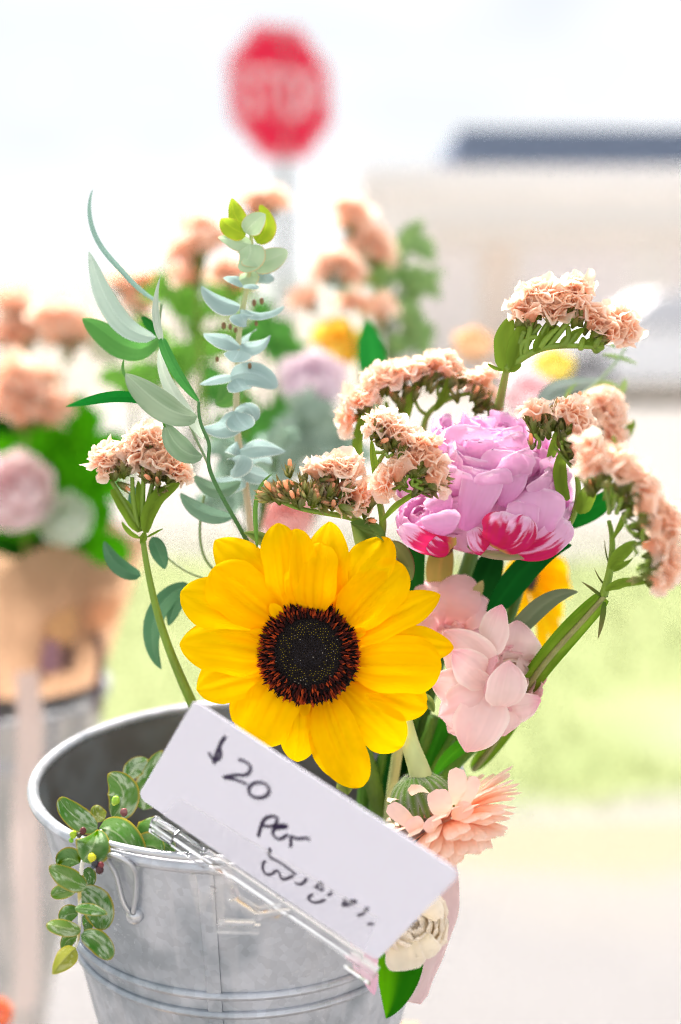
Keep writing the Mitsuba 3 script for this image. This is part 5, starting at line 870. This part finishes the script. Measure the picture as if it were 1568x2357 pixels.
def kraft():
    C = P(60, 1480, 1.06); 
    for i, (lab, cx, cy, d, r0, r1, h, lean, a0, a1) in enumerate([('brown kraft paper sleeve wrapping the left rear bouquet', 70, 1560, 1.06, .066, .095, .12, .02, 0, 360), ]):
        th = np.linspace(0, 2 * np.pi, 64, endpoint=False); t_ = np.linspace(0, 1, 12); TH, TT = np.meshgrid(th, t_); c = P(cx, cy, d); r0, r1, h = r0 * 1.2, r1 * 1.2, h * 1.3
        rr_ = r0 + (r1 - r0) * TT ** .8 + .006 * np.sin(7 * TH) * TT + .004 * np.sin(13 * TH + 1) * TT; zz = h * TT + .012 * np.sin(3 * TH + .5) * TT + .010 * np.sin(5 * TH) * TT ** 2
        V = np.stack([c[0] + rr_ * np.sin(TH) + lean * TT, c[1] - rr_ * np.cos(TH), c[2] + zz], -1).reshape(-1, 3)
        single('paper_sleeve', vply(V, grid_faces(12, 64, True), 'crepe', lin(200, 166, 136)), lab, 'paper sleeve')
    # folded ends of the sleeve with dark string below
    for lab, x, y, d, w, h, col in [('tan rounded paper fold hanging over the left rear bucket rim', 130, 1430, .98, 86, 120, lin(238, 200, 150)), ('tan paper corner sticking out to the right of the sleeve', 215, 1385, 1.0, 120, 120, lin(236, 192, 156))]:
        V, F, U, TT = blade(D3([(x + 4, y - h / 2, d + .01), (x, y, d - .004), (x - 2, y + h / 2, d + .01)]), PX(w, d), -FWD, a=.3, b=.3, base=.3, cup=-.35, nu=11, nv=12, seed=x); single('paper_fold', vply(V, F, 'crepe', col), lab, 'paper fold')
    for lab, pts, r_, c in [('dark cord loop beside the tan paper fold', [(92, 1545, 1.0), (84, 1480, 1.0), (96, 1410, 1.0), (130, 1370, 1.0)], .005, lin(70, 52, 66)), ('dark cord hanging at the right edge of the left rear bucket', [(190, 1440, 1.01), (226, 1470, 1.01), (232, 1540, 1.01), (228, 1640, 1.01)], .0045, lin(92, 70, 76)), ('thick mauve cord end between the paper folds', [(116, 1545, .99), (118, 1500, .99), (122, 1470, .99)], .011, lin(150, 112, 122)), ('short dark cord under the tan paper fold', [(150, 1475, 1.0), (158, 1500, 1.0), (150, 1540, 1.0)], .006, lin(96, 72, 70))]:
        V, F = tube(D3(pts), r_, 9, 24); single('cord', vply(V, F, 'matte', c), lab, 'cord')
    V, F, U, TT = blade(D3([(62, 1545, .96), (66, 1700, .95), (58, 1900, .95), (66, 2120, .96), (50, 2330, .96)]), PX(60, .96), unit(-FWD + RGT * .3), a=.06, b=.06, base=1, ruffle=.05, wob=.1, nu=9, nv=30, seed=5)
    single('pink_strip', vply(V, F, 'crepe', lin(238, 222, 218)), 'pale pink ribbon added as a reflection on the left rear bucket', 'strip')  # added strip standing in for a pink reflection on the bucket
kraft()
# blossoms of the left rear bouquet
SB = dict(group='peach statice sprays', scale=1.85, r0=.0035, bracts=.8)
statice('big blurred peach statice at the far left edge, upper part', [(60, 1300, 1.08), (60, 1000, 1.06), (50, 780, 1.05)], [(25, 690, 62, 12, 95), (75, 705, 62, 12, 80), (25, 755, 60, 11, 110), (110, 745, 56, 10, 60), (60, 770, 50, 8, 90)], d=1.04, seed=21, **SB)
statice('big blurred peach statice left of the long ruscus leaves', [(120, 1300, 1.08), (130, 1000, 1.06), (150, 830, 1.05)], [(130, 720, 60, 12, 95), (175, 740, 56, 12, 80), (205, 755, 46, 8, 60), (150, 770, 52, 9, 100)], d=1.0, seed=22, **SB)
statice('blurred deep peach statice lower at the left edge', [(60, 1300, 1.0), (60, 1100, .98), (60, 980, .97)], [(50, 850, 66, 14, 95), (100, 880, 62, 13, 60), (10, 900, 66, 13, 130), (70, 940, 62, 13, 80), (130, 920, 50, 9, 40)], d=.95, seed=23, **SB)
statice('blurred peach statice behind the ruscus leaf tips', [(300, 1200, 1.08), (310, 900, 1.06), (310, 740, 1.05)], [(270, 640, 34, 5, 100), (310, 650, 40, 6, 90), (350, 640, 36, 6, 80), (330, 690, 36, 5, 80)], d=1.05, seed=24, **SB)
statice('blurred peach statice left of the eucalyptus tip', [(470, 1000, .9), (460, 800, .89), (455, 650, .88)], [(450, 515, 26, 4, 95), (425, 565, 32, 6, 110), (465, 555, 30, 5, 80), (495, 530, 26, 4, 70), (435, 620, 20, 3, 120)], d=.86, seed=25, **SB)
statice('blurred peach statice head just above the eucalyptus tip', [(560, 900, .95), (580, 700, .94), (600, 520, .92)], [(580, 455, 22, 4, 100), (610, 450, 26, 5, 90), (635, 455, 18, 3, 70)], d=.90, seed=26, **SB)
statice('pale blurred peach statice beside the eucalyptus stem', [(560, 1000, .9), (540, 800, .89), (525, 700, .88)], [(520, 615, 28, 5, 95), (435, 620, 18, 3, 100), (540, 640, 24, 4, 80)], d=.88, seed=27, **SB)
statice('blurred peach statice at the top middle above the green leaf', [(880, 1000, .92), (870, 760, .91), (860, 650, .9)], [(790, 470, 30, 5, 100), (815, 500, 34, 6, 90), (850, 535, 36, 6, 80), (875, 570, 30, 5, 60), (830, 560, 24, 4, 90)], d=.88, seed=28, **SB)
statice('deeper peach blurred statice below the top middle one', [(860, 960, .92), (840, 760, .9), (820, 680, .89)], [(760, 600, 32, 7, 110), (790, 595, 32, 7, 80), (805, 620, 24, 4, 60)], d=.86, seed=29, **SB)
statice('pale blurred peach statice pair left of the green leaf', [(840, 1000, .92), (820, 800, .9), (800, 730, .89)], [(710, 680, 30, 5, 110), (810, 690, 28, 5, 90), (885, 705, 26, 4, 80)], d=.88, seed=30, **SB)
leaf_clump('bright blurred greenery under the left rear bouquet', [(60, 1080), (140, 1080), (200, 1110), (230, 1200), (120, 1190), (180, 1010), (40, 1200), (200, 1250)], (110, 1330), 1.0, (lin(30, 130, 10), lin(96, 196, 20)), 76, 1, 110)
leaf_clump('dark blurred greenery low in the left rear bouquet', [(30, 1240), (100, 1250), (60, 1010), (150, 1270), (10, 1000)], (90, 1340), 1.03, (lin(10, 60, 10), lin(34, 96, 16)), 80, 2, 90)
leaf_clump('blurred light greenery left of the eucalyptus branch', [(400, 680), (440, 720), (480, 800), (420, 850), (330, 800), (500, 700), (300, 880)], (440, 1100), .95, (lin(80, 150, 40), lin(140, 196, 90)), 60, 3, 80)
leaf_clump('blurred green foliage right of the eucalyptus branch', [(600, 760), (640, 800), (520, 900), (560, 1000), (660, 960)], (600, 1200), .92, (lin(50, 130, 40), lin(110, 176, 90)), 56, 4, 80)
leaf_clump('blurred grey green foliage behind the middle of the bouquet', [(700, 960), (680, 1030), (740, 1000), (640, 1080), (780, 1050)], (720, 1200), .85, (lin(110, 140, 120), lin(170, 190, 176)), 56, 5, 70)
leaf_clump('soft grey green leaves between the ruscus and the eucalyptus stem', [(560, 1090), (520, 1040), (600, 1120), (500, 1150), (640, 1010)], (580, 1260), .62, (lin(96, 132, 110), lin(158, 182, 166)), 44, 8, 56)
leaf_clump('blurred green foliage around the top middle statice', [(900, 600), (930, 560), (950, 650), (900, 700), (940, 740), (970, 790), (880, 640)], (880, 900), .92, (lin(90, 140, 70), lin(160, 190, 130)), 40, 6, 70)
WP = (lin(240, 210, 214), lin(250, 236, 238))
round_flower('blurred_rose', 'pale pink blurred rose at the left edge below the peach statice', 'rose', 30, 1130, .95, 92, WP, unit(-FWD + UPV * .5), 1)
round_flower('blurred_rose', 'white blurred rose low among the left greenery', 'rose', 150, 1195, .96, 60, (lin(214, 226, 206), lin(236, 244, 232)), unit(-FWD + UPV * .6), 2)
round_flower('blurred_rose', 'pale lilac blurred rose in the middle behind the statice', 'rose', 720, 870, .88, 76, (lin(232, 214, 226), lin(244, 234, 242)), unit(-FWD + UPV * .7), 3)
round_flower('blurred_rose', 'white blurred rose between the ruscus and the left greenery', 'rose', 250, 790, .98, 46, (lin(214, 220, 196), lin(240, 240, 226)), unit(-FWD + UPV * .5), 4)
round_flower('blurred_rose', 'soft pink blurred rose behind the sunflower top edge', 'rose', 660, 1190, .84, 60, (lin(246, 190, 186), lin(250, 214, 208)), unit(-FWD + UPV * .7), 5)
round_flower('blurred_rose', 'pale pink blurred rose behind the nodding statice stem', 'rose', 1215, 905, .86, 60, (lin(244, 216, 222), lin(250, 232, 234)), unit(-FWD + UPV * .7), 6)
round_flower('blurred_bloom', 'yellow blurred bloom left of the tall green leaf', 'flower', 775, 790, .92, 58, (lin(250, 214, 60), lin(252, 232, 120)), unit(-FWD + UPV * .5 + RGT * .2), 7)
round_flower('blurred_bloom', 'small yellow blurred bloom under the nodding statice', 'flower', 1275, 840, .95, 44, (lin(240, 222, 90), lin(248, 238, 150)), unit(-FWD + UPV * .9), 8)
round_flower('blurred_bloom', 'tan blurred bloom left of the nodding statice stem', 'flower', 1090, 790, 1.0, 44, (lin(244, 206, 160), lin(250, 226, 196)), unit(-FWD + UPV * .9), 9)
round_flower('blurred_bloom', 'orange blurred bloom in the bottom left corner', 'flower', -6, 2335, .75, 34, (lin(238, 130, 84), lin(246, 170, 130)), unit(-FWD + UPV * .7), 10)
# the rear bouquet stands in a bucket of its own, hidden behind the front one
bb3 = P(760, 1330, .95)
bucket('metal_bucket', bb3, .085, .24, 'metal bucket hidden behind the sunflower holding the middle rear bouquet', ears=(60, 240), seam=150, beads=(.05, .06))

# ------------------------------------------------------------------ colour rows as arrays
TABLE = [mi.Color3f(*[mi.Float(np.array([r[j][c] for r in TINT], np.float32)) for c in range(3)]) for j in range(3)]
import drjit as dr
dr.eval(*TABLE)
